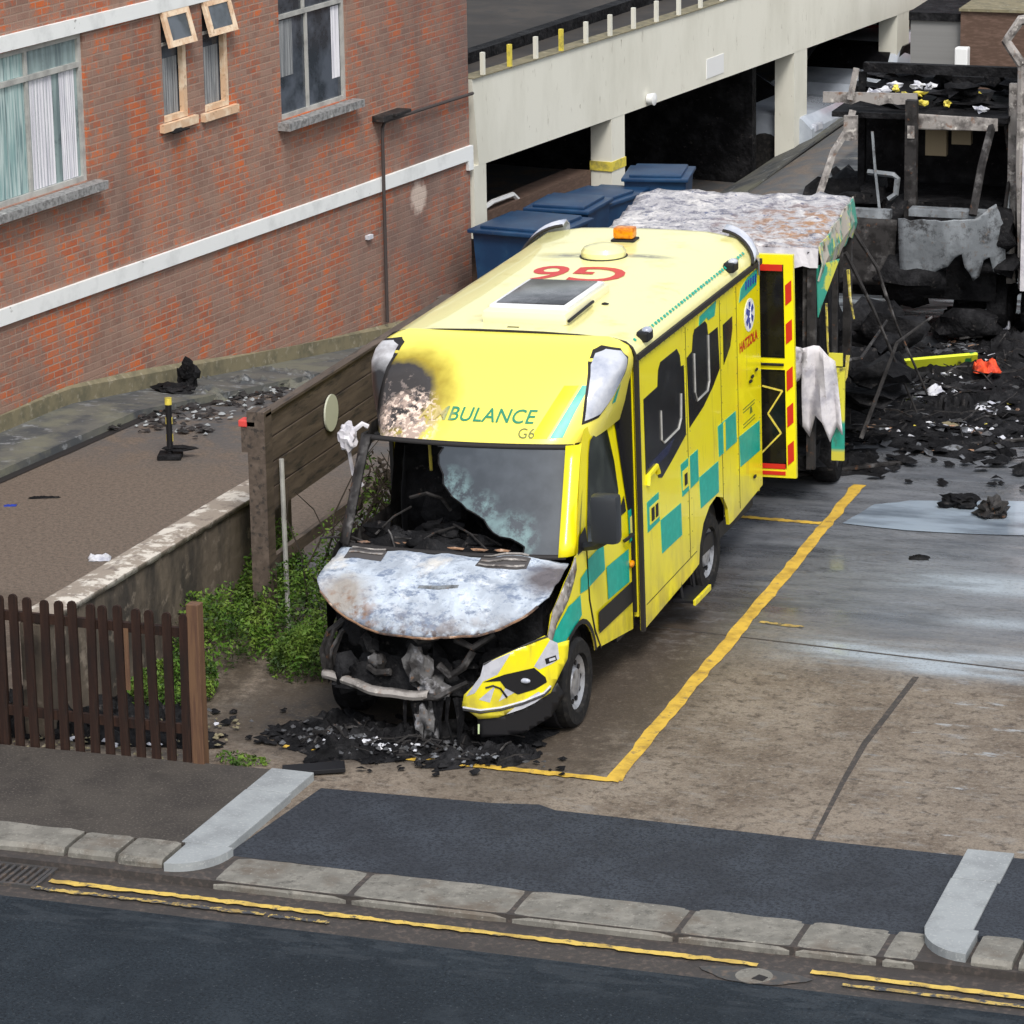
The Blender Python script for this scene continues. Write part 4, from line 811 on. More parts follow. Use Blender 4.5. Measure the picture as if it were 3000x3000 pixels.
# bonnet
def bon(u, t, off=0):
    hw = interp(t, [(0, .955), (.5, .975), (.8, .96), (1, .90)])
    y = interp(t, [(0, .965), (.3, .72), (.6, .42), (.85, .20), (1, .10)])+.24*t*u*u+.06*(1-t)*0-.07*(1-t)*(1-u*u)
    z = interp(t, [(0, 1.40), (.3, 1.335), (.6, 1.225), (.85, 1.08), (1, .955)])-.05*abs(u)**4*(1-t)+.23*t*t*abs(u)**3.2
    z += .034*noise.noise(Vector((u*2.6, t*2.6, 4)))+.014*noise.noise(Vector((u*7, t*6, 1)))-.012*max(0, 1-abs(u-.25+.3*t)*9)*t
    return (u*hw, y, z+off)
mb = MB(); mb.grid([[bon(i/16-1, j/20) for i in range(33)] for j in range(21)]); mb.build('burnt_bonnet', M['bonnet'], amb, smooth=True, angle=70, solid=.012)
mb = MB(); mb.tube([(lambda p: (p[0], p[1]+.004, p[2]-.008))(bon(i/20-1, 1)) for i in range(41)], .012, 6); mb.build('bonnet_edge', M['rustedge'], amb)
for (ua, ub, slots) in ((-.90, -.55, 0), (.28, .70, 1)):
    mb = MB(); mb.grid([[bon(ua+(ub-ua)*i/6, t, .008) for i in range(7)] for t in (.06, .16, .27)]); mb.build('cowl_vent', mat('vent_scorch', (.06, .055, .055), .7), amb, solid=.006)
    mb = MB()
    for t in ((.02, .12, .22) if slots else (.03, .13)): mb.grid([[bon(ua+(ub-ua)*(.05+.9*i/6), t+dt, .016+(dt > 0)*.004) for i in range(7)] for dt in (0, .035)])
    mb.build('vent_louvre', M['palemetal'], amb, solid=.006)
mb = MB(); mb.grid([[bon(-.12+.34*i/6, t, .006) for i in range(7)] for t in (.52, .56)]); mb.build('bonnet_crease', M['ashpanel'], amb, solid=.004)
# gutted engine bay
mb = MB(); mb.box(-.86, .86, .55, .98, .30, 1.12); crumple(mb, (-.1, .40, .42), .72, .16, .35, 14, 11)
for i in range(22): blob(mb, (random.uniform(-.75, .65), random.uniform(.28, .5), random.uniform(.42, .92)), (random.uniform(.05, .16), .07, random.uniform(.04, .14)), i+20, .5, 2, 2.6)
mb.build('burnt_engine', M['char'], amb, smooth=True, angle=60)
mb = MB(); blob(mb, (-.05, .22, .66), (.10, .07, .16), 3, .4, 3, 2); blob(mb, (.06, .20, .48), (.11, .07, .10), 6, .5, 3, 2); blob(mb, (.02, .14, .24), (.09, .06, .13), 9, .5, 3, 2); blob(mb, (-.48, .30, .78), (.05, .05, .05), 4, .4, 2); blob(mb, (-.42, .28, .66), (.07, .05, .08), 8, .5, 2)
mb.build('engine_block', M['ashdark'], amb, smooth=True, angle=70)
for pp, rr_ in (([(-.50, .28, .62), (-.42, .25, .58), (-.30, .24, .60)], .03), ([(.25, .25, .9), (.40, .22, .85), (.55, .30, .95)], .03), ([(.12, .2, .7), (.22, .18, .62), (.33, .18, .7), (.40, .22, .82)], .032), ([(-.2, .3, .95), (-.05, .24, .86), (.1, .26, .9)], .02)): mb = MB(); mb.tube(pp, rr_, 7); mb.build('engine_pipe', M['charmetal'], amb, smooth=True)
rows = []
for i in range(17):
    x = -.92+.98*i/16; y = .34-.26*smooth(-.95, -.3, x); z = .50-.03*smooth(-.9, -.1, x)+.05*smooth(.0, .3, x); e = .012*noise.noise(Vector((x*6, 0, 0)))
    rows.append([(x, y+.05, z+.028+e), (x, y, z+.025+e), (x, y-.012, z-.0+e), (x, y, z-.025+e), (x, y+.05, z-.03+e)])
mb = MB(); mb.grid(rows); mb.build('crash_beam', M['palemetal'], amb, smooth=True, angle=40, solid=.01)
mb = MB(); mb.tube([(.02, .10, .46), (.14, .08, .47), (.26, .10, .54), (.38, .12, .60)], .028, 7, .018); mb.build('bent_beam_end', M['charmetal'], amb, smooth=True)
mb = MB()
for dx, dz in ((-.93, .0), (-.88, .02), (-.82, .0)): mb.tube([(dx, .42, .52), (dx-.01, .40, .68+dz), (dx+.05, .42, .84+dz), (dx+.16, .5, .93+dz)], .022, 6)
mb.tube([(-.86, .36, .56), (-.83, .34, .72), (-.76, .36, .84)], .013, 6); blob(mb, (-.90, .5, .60), (.07, .1, .22), 2, .4, 2); mb.build('headlamp_frame', M['charmetal'], amb, smooth=True)
mb = MB()
for i in range(9):
    x = -.15+.06*i; mb.tube([(x, .14, .46), (x+.03*math.sin(i*2.), .12, .28), (x+.05*math.sin(i*1.3), .10, .06)], .02+.012*math.sin(i)**2, 6, .008)
mb.build('melted_grille', M['char'], amb, smooth=True)
# surviving bumper corner
def yb(x): return .08+.46*max(0, min(1, (x-.35)/.72))**2
def bmp(px, pz, off=0):
    x, z = px, pz
    for _ in range(12): y = yb(x); x = px-.36*(y-.2); z = pz-.27*(y-.2)
    t = max(0, min(1, (x-.35)/.72)); nx = .8*t; return (x+nx*off, y-off*(1-.4*t), z)
def bshape(name, poly, m, off=0, cuts=12, par=None, solid=.0):
    mb = MB(); mb.sheet(poly, lambda a, b: bmp(a, b, off), cuts); return mb.build(name, m, par or amb, smooth=True, solid=solid)
bu = bshape('bumper', [(.49, .74), (.87, .92), (1.0, .985), (1.09, .92), (1.20, .95), (1.18, .80), (1.12, .69), (1.03, .52), (.86, .42), (.59, .31), (.43, .29), (.41, .31), (.30, .385), (.32, .48), (.40, .56), (.46, .64)], M['yellow'], 0, 16, None, .012)
for p in ([(.49, .74), (.71, .84), (.66, .76), (.60, .67), (.45, .66), (.46, .64)][:0] or [(.49, .74), (.72, .845), (.60, .66), (.48, .60), (.41, .50), (.34, .47), (.40, .56), (.46, .64)],
          [(.90, .735), (1.04, .955), (1.10, .93), (1.11, .80), (1.05, .76), (.94, .71)], [(.44, .45), (.58, .57), (.53, .43)], [(.66, .34), (.78, .44), (.93, .53), (.98, .50), (.90, .44), (.80, .39)]): bshape('silver_chevron', p, M['silver_sheet'], .008, 10, bu)
bshape('silver_chevron', [(.60, .44), (.70, .50), (.78, .545), (.74, .60), (.66, .55)], M['silver_sheet'], .008, 6, bu)
fg = bshape('fog_lamp_recess', [(.48, .595), (.66, .665), (.90, .725), (.99, .65), (1.0, .61), (.90, .55), (.76, .505), (.66, .555), (.62, .61)], M['black'], .012, 10, bu)
mb = MB(); p = bmp(.82, .62, .02); blob(mb, p, (.045, .02, .022), 1, 0, 2); mb.build('fog_lamp', M['lens'], fg, smooth=True)
bshape('badge', [(.99, .80), (1.08, .83), (1.09, .79), (1.0, .755)], M['black'], .012, 5, bu); bshape('badge_chrome', [(1.02, .80), (1.07, .815), (1.075, .795), (1.025, .78)], M['lens'], .018, 4, bu)
for pts in ([(.31, .36), (.45, .345), (.62, .375), (.80, .43), (.97, .50), (1.03, .56)], [(.50, .55), (.56, .57), (.62, .55), (.67, .48)], [(.49, .74), (.87, .925), (1.02, .985)]):
    mb = MB(); mb.tube([bmp(a, b, .012) for a, b in pts], .008, 5); mb.build('bumper_crease', M['black'], bu)
mb = MB(); mb.tube([bmp(a, b+.02, .012) for a, b in [(.31, .36), (.45, .345), (.62, .375), (.80, .43), (.97, .50), (1.03, .56)]], .010, 5); mb.build('bumper_strip', M['silver_sheet'], bu)
bshape('bumper_valance', [(.41, .30), (.59, .315), (.86, .425), (1.03, .525), (1.10, .60), (1.16, .50), (1.04, .32), (.80, .18), (.44, .13)], M['black'], -.02, 12, bu, .01)
bshape('green_tag', [(.425, .25), (.44, .25), (.435, .17), (.422, .17)], M['palegreen'], .01, 3, bu)
# jug-like melted mirror on the burnt side
mb = MB(); blob(mb, (-1.08, 1.52, 2.13), (.075, .07, .12), 2, .22, 3, 2.6); mb.tube([(-1.03, 1.55, 2.18), (-.97, 1.58, 2.23), (-.93, 1.6, 2.2)], .022, 6); mb.tube([(-1.08, 1.52, 2.05), (-1.08, 1.6, 1.8), (-1.0, 1.6, 1.7)], .016, 5); mb.build('melted_mirror', M['cloth'], amb, smooth=True)
# wheels
def wheel(x, y, sgn, rim=True, r=.36, par=None, tyre='tyre'):
    mb = MB(); w_ = .115; mb.lathe([(-w_, r*.66), (-w_, r*.93), (-w_*.75, r), (w_*.75, r), (w_, r*.93), (w_, r*.66), (w_*.7, r*.62), (-w_*.7, r*.62)], (x, y, r), 'x', 36); t_ = mb.build('wheel', M[tyre], par or amb, smooth=True, angle=40)
    mb = MB(); o = sgn*w_; mb.lathe([(-sgn*.05, r*.62), (o*.72, r*.62), (o*.78, r*.60), (o*.55, r*.5), (o*.42, r*.36), (o*.75, r*.30), (o*.80, r*.16), (o*.80, .01)], (x, y, r), 'x', 30); mb.build('rim', M['rim'] if rim else M['charmetal'], t_, smooth=True, angle=30)
    mb = MB()
    for k in range(10):
        a = k*math.pi/5; mb.lathe([(0, .022), (sgn*.01, .022)], (x+o*.55, y+r*.43*math.cos(a), r+r*.43*math.sin(a)), 'x', 8)
    mb.build('rim_hole', M['black'], t_)
wheel(.885, 1.0, 1); wheel(.905, 4.69, 1); wheel(-.885, 1.0, -1, False, .30, None, 'char'); wheel(-.9, 4.69, -1)
mb = MB(); mb.lathe([(-.06, .43), (.06, .43)], (.84, 1.0, .42), 'x', 24); mb.lathe([(-.06, .46), (.06, .46)], (.90, 4.68, .42), 'x', 24); mb.build('wheel_well', M['black'], amb)
mb = MB(); mb.box(1.0, 1.20, 3.58, 4.02, .24, .27, .006); mb.tube([(1.08, 3.62, .26), (1.06, 3.62, .42)], .015); mb.tube([(1.08, 3.98, .26), (1.06, 3.98, .42)], .015); stp = mb.build('side_step', M['black'], amb)
mb = MB(); mb.box(1.19, 1.215, 3.56, 4.04, .23, .28, .005); mb.build('step_edge', M['yellow'], stp)
# open rear door
rd = MB(); X0, X1 = 1.0, 1.36
for a, b, c, d in ((X0, X1, .60, .68), (X0, X1, 2.60, 2.69), (X1-.09, X1, .68, 2.60), (X0, X0+.03, .68, 2.6), (X0, X1-.09, 1.62, 1.72)): rd.box(a, b, 6.41, 6.46, c, d)
rd = rd.build('rear_door', M['yellow'], amb); rd['label'] = 'open rear door edged with red and yellow blocks'
for c, d in ((.70, 1.6), (1.74, 2.58)): q = MB(); q.box(X0+.03, X1-.095, 6.425, 6.44, c, d); q.build('door_panel', M['blackglass'], rd)
for z in (.72, 1.08, 1.42, 1.86, 2.22): q = MB(); q.prism([(X1-.075, z), (X1-.018, z+.05), (X1-.018, z+.24), (X1-.075, z+.19)], 'y', 6.404, 6.412); q.build('red_block', M['red'], rd)
for z, d in ((2.54, .06), (.625, .035), (.685, .045)): q = MB(); q.prism([(X0, z), (X1-.1, z), (X1-.1, z+d), (X0, z+d)], 'y', 6.404, 6.412); q.build('red_block', M['red'], rd)
q = MB()
for a, b in (((X0+.03, .82), (X1-.14, 1.02)), ((X1-.14, 1.02), (X0+.1, 1.2)), ((X0+.1, 1.2), (X1-.12, 1.42)), ((X1-.12, 1.42), (X0+.05, 1.46))): q.tube([(a[0], 6.42, a[1]), (b[0], 6.42, b[1])], .010, 4)
q.build('chevron_trim', M['hilo'], rd)
q = MB(); q.tube([(X0+.02, 6.40, 1.67), (X1-.1, 6.40, 1.67)], .015, 6); q.build('latch_bar', M['black'], rd)

# ================================================================= SECOND AMBULANCE: ash covered roof and burnt frame
a2 = thing('burnt_ambulance', 'burnt ambulance with ash covered roof and hanging scorched panels, right behind the yellow one', 'ambulance', (.12, 8.4, 0), .09)
def rz2(x, y): return 2.56+.03*y
mb = MB(); rows = []
for j in range(27):
    y = -1.0+2.15*j/26; rows.append([(x, y+.02*noise.noise(Vector((x*5, 1, y))), rz2(x, y)+.035*noise.noise(Vector((x*4, y*4, 1)))+.03*noise.noise(Vector((x*11, y*11, 3)))-.05*max(0, abs(x)-.95)*4) for x in [-1.06+2.12*i/26 for i in range(27)]])
mb.grid(rows); mb.build('roof', M['ashroof'], a2, smooth=True, angle=80, solid=.03)
mb = MB(); rows = [[(x, -1.01-.03*noise.noise(Vector((x*6, 2, 1))), 2.53), (x, -1.03, 2.40+.05*noise.noise(Vector((x*7, 0, 5)))-.05*(x > .8))] for x in [-1.06+2.12*i/30 for i in range(31)]]; mb.grid(rows); mb.build('front_fascia', M['cloth'], a2, solid=.02)
mb = MB(); rows = [[(1.07+.01*math.sin(y*9), y, 2.58+.03*y), (1.10+.02*noise.noise(Vector((y*5, 0, 0))), y, 2.38+.05*noise.noise(Vector((y*5, 3, 0)))), (1.06, y, 2.22+.12*noise.noise(Vector((y*3, 9, 0))))] for y in [-1.0+.1*i for i in range(22)]]; mb.grid(rows); mb.build('scorched_side_panel', M['scorchpale'], a2, solid=.015)
mb = MB(); rows = [[(1.08+.04*i, -.95+.12*i+.03*j, 2.35-.10*j-.03*i*j) for i in range(4)] for j in range(7)]; mb.grid([[(1.04+.16*(i/5)*(1-j/8)+.02*j/8, -.98+.35*i/5*(1-j/9), 2.36-.56*j/8*(1-.2*i/5)) for i in range(6)] for j in range(8)]); mb.build('hanging_green_scrap', M['scorchgreen'], a2, solid=.01)
for pp, rr_ in (([(1.13, -.95, 2.0), (1.15, -.97, 1.6), (1.18, -.97, 1.3), (1.22, -.97, 1.02)], .013), ([(1.28, -.6, 2.25), (1.30, -.6, 2.0), (1.34, -.6, 1.78)], .018), ([(1.30, -.7, 1.45), (1.29, -.75, 1.25), (1.20, -.8, 1.05)], .022)): mb = MB(); mb.tube(pp, rr_, 6, rr_*.5); mb.build('yellow_strut', M['scorchyellow'], a2)
for x, y, z0, z1, r in ((1.0, -.98, .4, 2.5, .04), (.93, -.95, 1.0, 2.45, .02), (-1.0, -.98, .4, 2.5, .04), (1.02, 1.1, .3, 2.5, .04), (-1.02, 1.1, .3, 2.5, .04), (1.05, .1, .5, 2.4, .025)): mb = MB(); mb.box(x-r, x+r, y-r, y+r, z0, z1); mb.build('burnt_post', M['charmetal'], a2)
for pp in ([(1.05, -.9, 1.4), (1.35, -.2, 1.3), (1.4, 1.2, 1.35)], [(1.05, 1.1, 2.3), (1.3, 1.15, 1.9), (1.5, 1.2, 1.3), (1.8, 1.3, .6)], [(1.1, .4, 2.2), (1.35, .6, 1.6), (1.5, .7, 1.2), (1.75, .9, .5)], [(1.3, .2, .4), (1.6, .5, 1.3), (1.9, .8, 1.5)]): mb = MB(); mb.tube(pp, .024, 6, .012); mb.build('twisted_strut', M['charmetal'], a2)
mb = MB(); mb.box(-.98, .98, -.9, 2.9, .35, .5); mb.box(-.95, .95, -.2, 1.0, .5, 2.3)
for i in range(40): blob(mb, (random.uniform(-.9, 1.45), random.uniform(-.9, 3.6), random.uniform(.3, 1.1)), (random.uniform(.1, .35), random.uniform(.1, .35), random.uniform(.06, .25)), i, .5, 2, 3)
mb.build('gutted_interior', M['char'], a2, smooth=True, angle=60)
mb = MB(); mb.box(1.20, 1.32, -1.02, -.98, .50, 1.40); mb.box(1.17, 1.30, -1.03, -1.0, 1.42, 1.54); mb.build('corner_panel', M['checkscrap'], a2)
mb = MB(); wheel(1.0, .05, 1, False, .34, a2, 'char')
mb = MB(); rows = [[(.93+.30*i/6+.10*(j/10)*(i/6), -1.08-.05*math.sin(i*1.7+j*.4), 1.62-.30*(i/6-.3)**2-.085*j-.015*math.sin(i*2.)*j) for i in range(7)] for j in range(10)]; mb.grid(rows)
rows = [[(.78+.20*i/5, -1.09-.04*math.sin(i*2+j), 1.60-.055*j*(1-.1*i)) for i in range(6)] for j in range(9)]; mb.grid(rows)
tag(mb.build('hanging_sheet', M['cloth'], smooth=True, solid=.01), 'white sheet hanging off the burnt ambulance behind the open rear door', 'sheet').location = (.12, 8.4, 0); D.objects['hanging_sheet'].rotation_euler[2] = .09

# ================================================================= THIRD AMBULANCE: bare box frame and cab shell
a3 = thing('burnt_ambulance', 'burnt ambulance shell with bare box frame above an empty windscreen, far right', 'ambulance', (.45, 14.3, 0))
def bars(mb, L, r=.035):
    for a, b in L: mb.tube([a, tuple((Vector(a)+Vector(b))/2+Vector((random.uniform(-.02, .02),)*3)), b], r, 6)
    return mb
mb = MB(); mb.box(-.72, 1.25, 1.30, 1.40, 2.83, 2.94); mb.box(-.75, 1.25, 3.5, 3.56, 2.35, 2.45); mb.box(-.75, -.68, 1.4, 3.5, 2.50, 2.58); mb.box(1.15, 1.22, 1.4, 3.5, 2.50, 2.58); mb.box(-.80, -.72, 3.5, 3.58, .3, 2.45); mb.box(1.15, 1.22, 3.5, 3.58, .3, 2.35); mb.box(-.78, -.70, 1.31, 1.39, .3, 2.83); mb.build('box_frame', M['char'], a3)
mb = MB(); bars(mb, [((1.14, .75, .6), (1.10, .75, 1.45))], .06); mb.box(1.08, 1.18, .72, .80, .8, 2.86); mb.build('front_post', M['palemetal'], a3)
mb = MB(); mb.box(.0, .13, .30, .40, .45, 2.70); mb.build('loose_pole', M['charmetal'], a3)
mb = MB(); mb.box(.02, .11, .285, .297, .62, 1.30); mb.box(.03, .11, .285, .297, 2.28, 2.42); mb.build('ash_on_pole', M['palemetal'], a3)
rows = [[(-1.0+1.08*i/10, .85, 2.84-.02*(1-i/10)-.12*j/3+.03*(j == 3)*noise.noise(Vector((i*.9, 1, 1)))*2) for i in range(11)] for j in range(4)]
mb = MB(); mb.grid([[(x, y-.3, z-.10) for x, y, z in q] for q in rows]); mb.build('fascia', M['palemetal'], a3, solid=.03)
mb = MB(); mb.tube([(-.62, .4, 2.55), (-.66, .35, 2.35), (-.80, .25, 2.1), (-.95, 0, 1.5)], .045, 6); mb.box(-.70, -.55, .30, .36, 2.22, 2.5); mb.tube([(-.68, .5, 2.65), (-.62, .55, 3.0)], .04, 6); mb.build('left_pillar', M['palemetal'], a3)
mb = MB(); mb.box(.06, .95, .55, .62, 2.36, 2.46); mb.box(.10, .95, .1, .3, 1.44, 1.52); mb.box(-.9, -.1, .05, .16, 1.40, 1.50); mb.build('windscreen_header', M['ashpanel'], a3)
mb = MB(); mb.tube([(.93, .55, 2.42), (.87, .3, 2.0), (.84, .02, 1.50)], .05, 6); mb.tube([(1.04, .75, 2.40), (1.10, .8, 1.9), (1.08, .6, 1.42)], .025, 6); mb.tube([(.95, .58, 2.44), (1.04, .75, 2.40)], .03, 6); mb.build('right_pillar', M['charmetal'], a3)
# lower front panel with burnt jagged edge
mb = MB(); mb.sheet([(.03, 1.44), (.86, 1.46), (1.06, 1.60), (1.14, 1.30), (1.14, .95), (1.10, .76), (1.03, .82), (1.0, 1.0), (.94, .97), (.90, .80), (.84, .74), (.80, .84), (.76, .90), (.73, 1.06), (.66, 1.02), (.58, .92), (.44, .86), (.36, .78), (.22, .80), (.14, .74), (.04, .78)], lambda a, b: (a, .0+.45*max(0, (a-.5)/.65)**2-.12*math.sin((b-.7)*1.6), b+.02*noise.noise(Vector((a*15, b*15, 1)))), 16); mb.build('front_panel', M['ashpanel'], a3, smooth=True, solid=.015)
mb = MB(); mb.box(-1.0, 1.0, .6, 3.6, .4, .9); mb.box(-.95, .98, .9, 3.5, .9, 1.45)
for i in range(46): blob(mb, (random.uniform(-1.2, 1.1), random.uniform(.15, 3.2), random.uniform(.2, 1.5)), (random.uniform(.1, .4), random.uniform(.1, .3), random.uniform(.06, .25)), i+60, .5, 2, 3)
for i in range(14): blob(mb, (random.uniform(-.6, 1.0), random.uniform(1.0, 2.2), random.uniform(2.48, 2.75)), (random.uniform(.1, .35), random.uniform(.1, .3), random.uniform(.04, .12)), i+160, .6, 2, 3)
mb.box(-.9, 1.1, .55, 2.4, 2.44, 2.50); mb.box(-.9, 1.0, 2.0, 2.05, 1.4, 2.45); mb.build('gutted_interior', M['char'], a3, smooth=True, angle=60)
mb = MB(); mb.box(.10, .34, .9, 1.0, 1.98, 2.34); mb.box(.40, .62, .9, 1.0, 2.12, 2.34); mb.build('seat_headrest', mat('scorched_tan_trim', (.20, .16, .10), .8), a3)
mb = MB(); mb.sheet([(-.98, .62), (-.05, .66), (-.02, 1.40), (-.92, 1.42), (-1.02, 1.1)], lambda a, b: (a, .04+.35*max(0, (-a-.5)/.6)**2+.03*noise.noise(Vector((a*5, b*5, 1))), b), 8); mb.build('grille_panel', M['charmetal'], a3, smooth=True, solid=.015)
mb = MB(); mb.sheet([(.62, .75), (1.9, .75), (1.95, 1.4), (1.9, 2.3), (1.2, 2.38), (.80, 1.95), (.60, 1.42)], lambda a, b: (1.12-.08*max(0, b-1.4), a, b), 8); sd_ = mb.build('side_door', M['ashpanel'], a3, smooth=True, solid=.015)
mb = MB(); mb.prism([(.80, 1.50), (1.70, 1.50), (1.75, 2.20), (1.22, 2.26), (.95, 1.95)], 'x', 1.075, 1.14); mb.build('empty_window', M['char'], sd_)
mb = MB(); mb.sheet([(.05, 2.34), (1.0, 2.36), (1.0, 2.50), (.05, 2.52)], lambda a, b: (a, .52+.02*noise.noise(Vector((a*6, b*6, 3))), b), 8); mb.build('roof_lip', M['palemetal'], a3, smooth=True, solid=.01)
mb = MB(); mb.tube([(-.42, .5, 2.3), (-.36, .4, 1.9), (-.28, .3, 1.45)], .016, 5); mb.tube([(-.45, .45, 1.85), (-.15, .4, 1.84), (-.10, .4, 1.80), (-.12, .4, 1.62), (-.2, .4, 1.56)], .035, 5); mb.tube([(-.7, .3, 1.2), (-.7, .3, .8), (-.15, .3, .8), (-.15, .3, 1.2), (-.7, .3, 1.2)], .03, 5); mb.build('twisted_rail', M['ashpanel'], a3)
for i, (x, y, z) in enumerate(((.02, .9, 2.68), (-.12, .8, 2.68), (.34, .9, 2.58), (.06, .8, 2.60), (-.25, .9, 2.72), (.62, 1.2, 2.64))): mb = MB(); blob(mb, (x, y, z), (.04+.03*(i % 3 == 0), .03, .03), i, .8, 2, 4); mb.build('yellow_scrap', M['hilo'], a3)
for i, (x, y, z) in enumerate(((-.40, .9, 2.70), (-.50, .9, 2.66), (-.30, 1.0, 2.74), (.75, .8, 2.55), (-.02, 1.0, 2.76), (.1, 1.05, 2.74))): mb = MB(); blob(mb, (x, y, z), (.07, .03, .035), i+9, .9, 2, 4); mb.build('pale_scrap', M['litter'], a3)
wheel(1.0, .95, 1, False, .34, a3, 'char')
# fourth burnt vehicle, only its left edge is in view
a4 = thing('burnt_van', 'burnt van cut off by the right edge of the picture', 'van', (2.75, 14.6, 0))
mb = MB(); mb.tube([(-1.0, 0, 3.15), (-1.18, 0, 3.40), (-1.05, .1, 3.62), (-.6, .1, 3.70), (.9, .1, 3.72)], .06, 7); mb.tube([(-1.0, 0, 3.15), (-1.02, .1, 2.0), (-.98, .2, .6)], .05, 7); mb.tube([(1., 0, 3.7), (1.02, .1, .6)], .05); mb.build('door_frame', M['palemetal'], a4, smooth=True)
mb = MB(); mb.box(-.98, .95, .05, .09, .6, 3.0); mb.build('side_panel', M['cloth'], a4)
mb = MB(); mb.box(-.95, .95, .1, 3.5, .35, 1.5, .05); mb.box(-.95, .95, .3, 3.5, 1.5, 3.6, .1); mb.build('shell', M['char'], a4)
wheel(-.9, .6, -1, False, .34, a4, 'char')
# tail of another wreck with pale rear corner, behind ambulance two
# ================================================================= LOW WALL, BOARD FENCE, PICKET FENCE, WEEDS
lw = thing('low_wall', 'low stained cement wall with chipped pale coping behind the picket fence', 'wall', (-2.90, 1.7, 0), -.05)
mb = MB(); mb.box(-.13, .10, -2.2, 2.35, -.1, .955, .01); mb.build('face', M['render'], lw)
mb = MB()
rows = []
for i in range(64):
    y = -2.22+i*.0725; e = .012*noise.noise(Vector((y*9, 1, 1))); e2 = .015*noise.noise(Vector((y*9, 5, 1)))
    rows.append([(-.17+e, y, .95), (-.17+e, y, .99+e), (-.02, y, 1.005+e*.5), (.115+e2, y, .99+e2), (.115+e2, y, .95)])
mb.grid(rows); mb.build('coping', M['coping'], lw, smooth=True, solid=.01)
bf = thing('board_fence', 'brown horizontal board fence with a white oval plate behind the burnt cab', 'fence', (-2.3, 2.5, 0))
mb = MB(); mb.box(-.10, .06, -.06, .10, -.05, 1.98); mb.build('post', M['boards'], bf)
mb = MB(); mb.box(-.09, .05, 4.6, 4.74, -.05, 1.94); mb.build('post', M['boards'], bf)
for z in (1.72, 1.50, 1.28, 1.06): mb = MB(); mb.box(.0, .035, .10, 4.6, z, z+.205, .004); mb.build('board', M['boards'], bf)
mb = MB(); mb.box(-.03, .06, -.02, 4.72, 1.93, 1.955); mb.build('top_rail', M['boards'], bf)
mb = MB(); mb.box(-.02, .03, .1, 4.6, .55, .66); mb.build('lower_rail', M['boards'], bf)
mb = MB(); mb.prism([(1.46+.155*math.cos(t), 1.60+.165*math.sin(t)) for t in [i*math.pi/14 for i in range(28)]], 'x', .048, .065); mb.build('oval_plate', mat('cream_plate', (.55, .57, .47), .5), bf)
mb = MB(); mb.box(-.16, -.08, -.05, .05, 1.62, 1.84); mb.build('wooden_block', M['boards'], bf)
mb = MB(); mb.box(-.18, -.02, -.06, .06, 1.842, 1.90, .01); mb.build('red_cap', mat('faded_red_cap', (.62, .06, .05), .6), bf)
o = MB(); o.tube([(-2.20, 2.72, 0), (-2.22, 2.74, 1.50)], .022, 8); tag(o.build('metal_pole', M['winframe'], smooth=True), 'thin grey metal pole standing in front of the board fence', 'pole')
pf = thing('picket_fence', 'dark brown picket fence with an orange end post along the pavement', 'fence', (-2.4, -.76, 0), -.02)
n_ = 0
x = .80; i = 0
pick = None
while x > -2.6:
    mb = MB(); hgt = 1.27+random.uniform(-.015, .015); a = .036
    pts = [(-a, .03), (a, .03), (a, hgt-.03), (a*.7, hgt-.008), (0, hgt), (-a*.7, hgt-.008), (-a, hgt-.03)]
    mb.prism(pts, 'y', -.045, -.022); o = mb.build('picket', M['woodfence'], pf); o.location = (x, 0, 0); o.rotation_euler = (random.uniform(-.01, .01), random.uniform(-.018, .018), 0); x -= .131; i += 1
for z in (.28, 1.06): mb = MB(); mb.box(-2.6, .90, -.02, .02, z, z+.075); mb.build('rail', M['woodfence'], pf)
mb = MB(); mb.box(.845, .945, -.05, .05, -.02, 1.34, .006); mb.build('end_post', M['newwood'], pf)
mb = MB(); mb.box(-.86, -.78, .02, .09, -.02, 1.15); mb.build('rear_post', M['woodfence'], pf)
mb = MB(); mb.box(.31, .35, -.05, -.046, .6, 1.1); mb.build('new_stake', M['newwood'], pf)
# weeds
def weeds(name, label, spots, seed, h=.55, n=900, kind=None, lf=.035):
    rnd = random.Random(seed); mb = MB()
    for cx, cy, rx, ry, hh in spots:
        for k_ in range(n):
            a = rnd.uniform(0, 6.283); r = math.sqrt(rnd.random()); p = Vector((cx+rx*r*math.cos(a), cy+ry*r*math.sin(a), 0))
            top = hh*(1-.55*r*r)*(.6+.8*noise.noise(Vector((p.x*3, p.y*3, seed)))+.3)
            p.z = max(.02, top*rnd.random()**.6); s = lf*rnd.uniform(.5, 1.4)
            d = Vector((rnd.gauss(0, 1), rnd.gauss(0, 1), rnd.gauss(0, .7))).normalized(); e = d.cross(Vector((rnd.gauss(0, 1), rnd.gauss(0, 1), rnd.gauss(0, 1)))).normalized()
            v = [mb.bm.verts.new(p+q) for q in (-d*s, e*s*.45, d*s*1.2, -e*s*.45)]; mb.bm.faces.new(v)
    o = mb.build(name, M['leaf']); return tag(o, label, 'weeds', kind=kind)
weeds('weeds', 'mass of green weeds and nettles growing between the low wall and the burnt cab', [(-2.45, 1.9, .40, .7, .62), (-1.9, 2.6, .5, .8, .75), (-1.75, 3.6, .5, 1.0, 1.1), (-1.6, 1.75, .35, .45, .40), (-2.4, .7, .35, .5, .35), (-1.7, 4.8, .4, .8, 1.0), (-2.55, 3.2, .25, .6, .7)], 3, kind='stuff', n=4200, lf=.020)
weeds('grass_tuft', 'small dry grass tuft at the foot of the orange end post', [(-1.25, -.55, .22, .12, .10)], 5, n=260, lf=.02)
mb = MB(); rnd = random.Random(4)
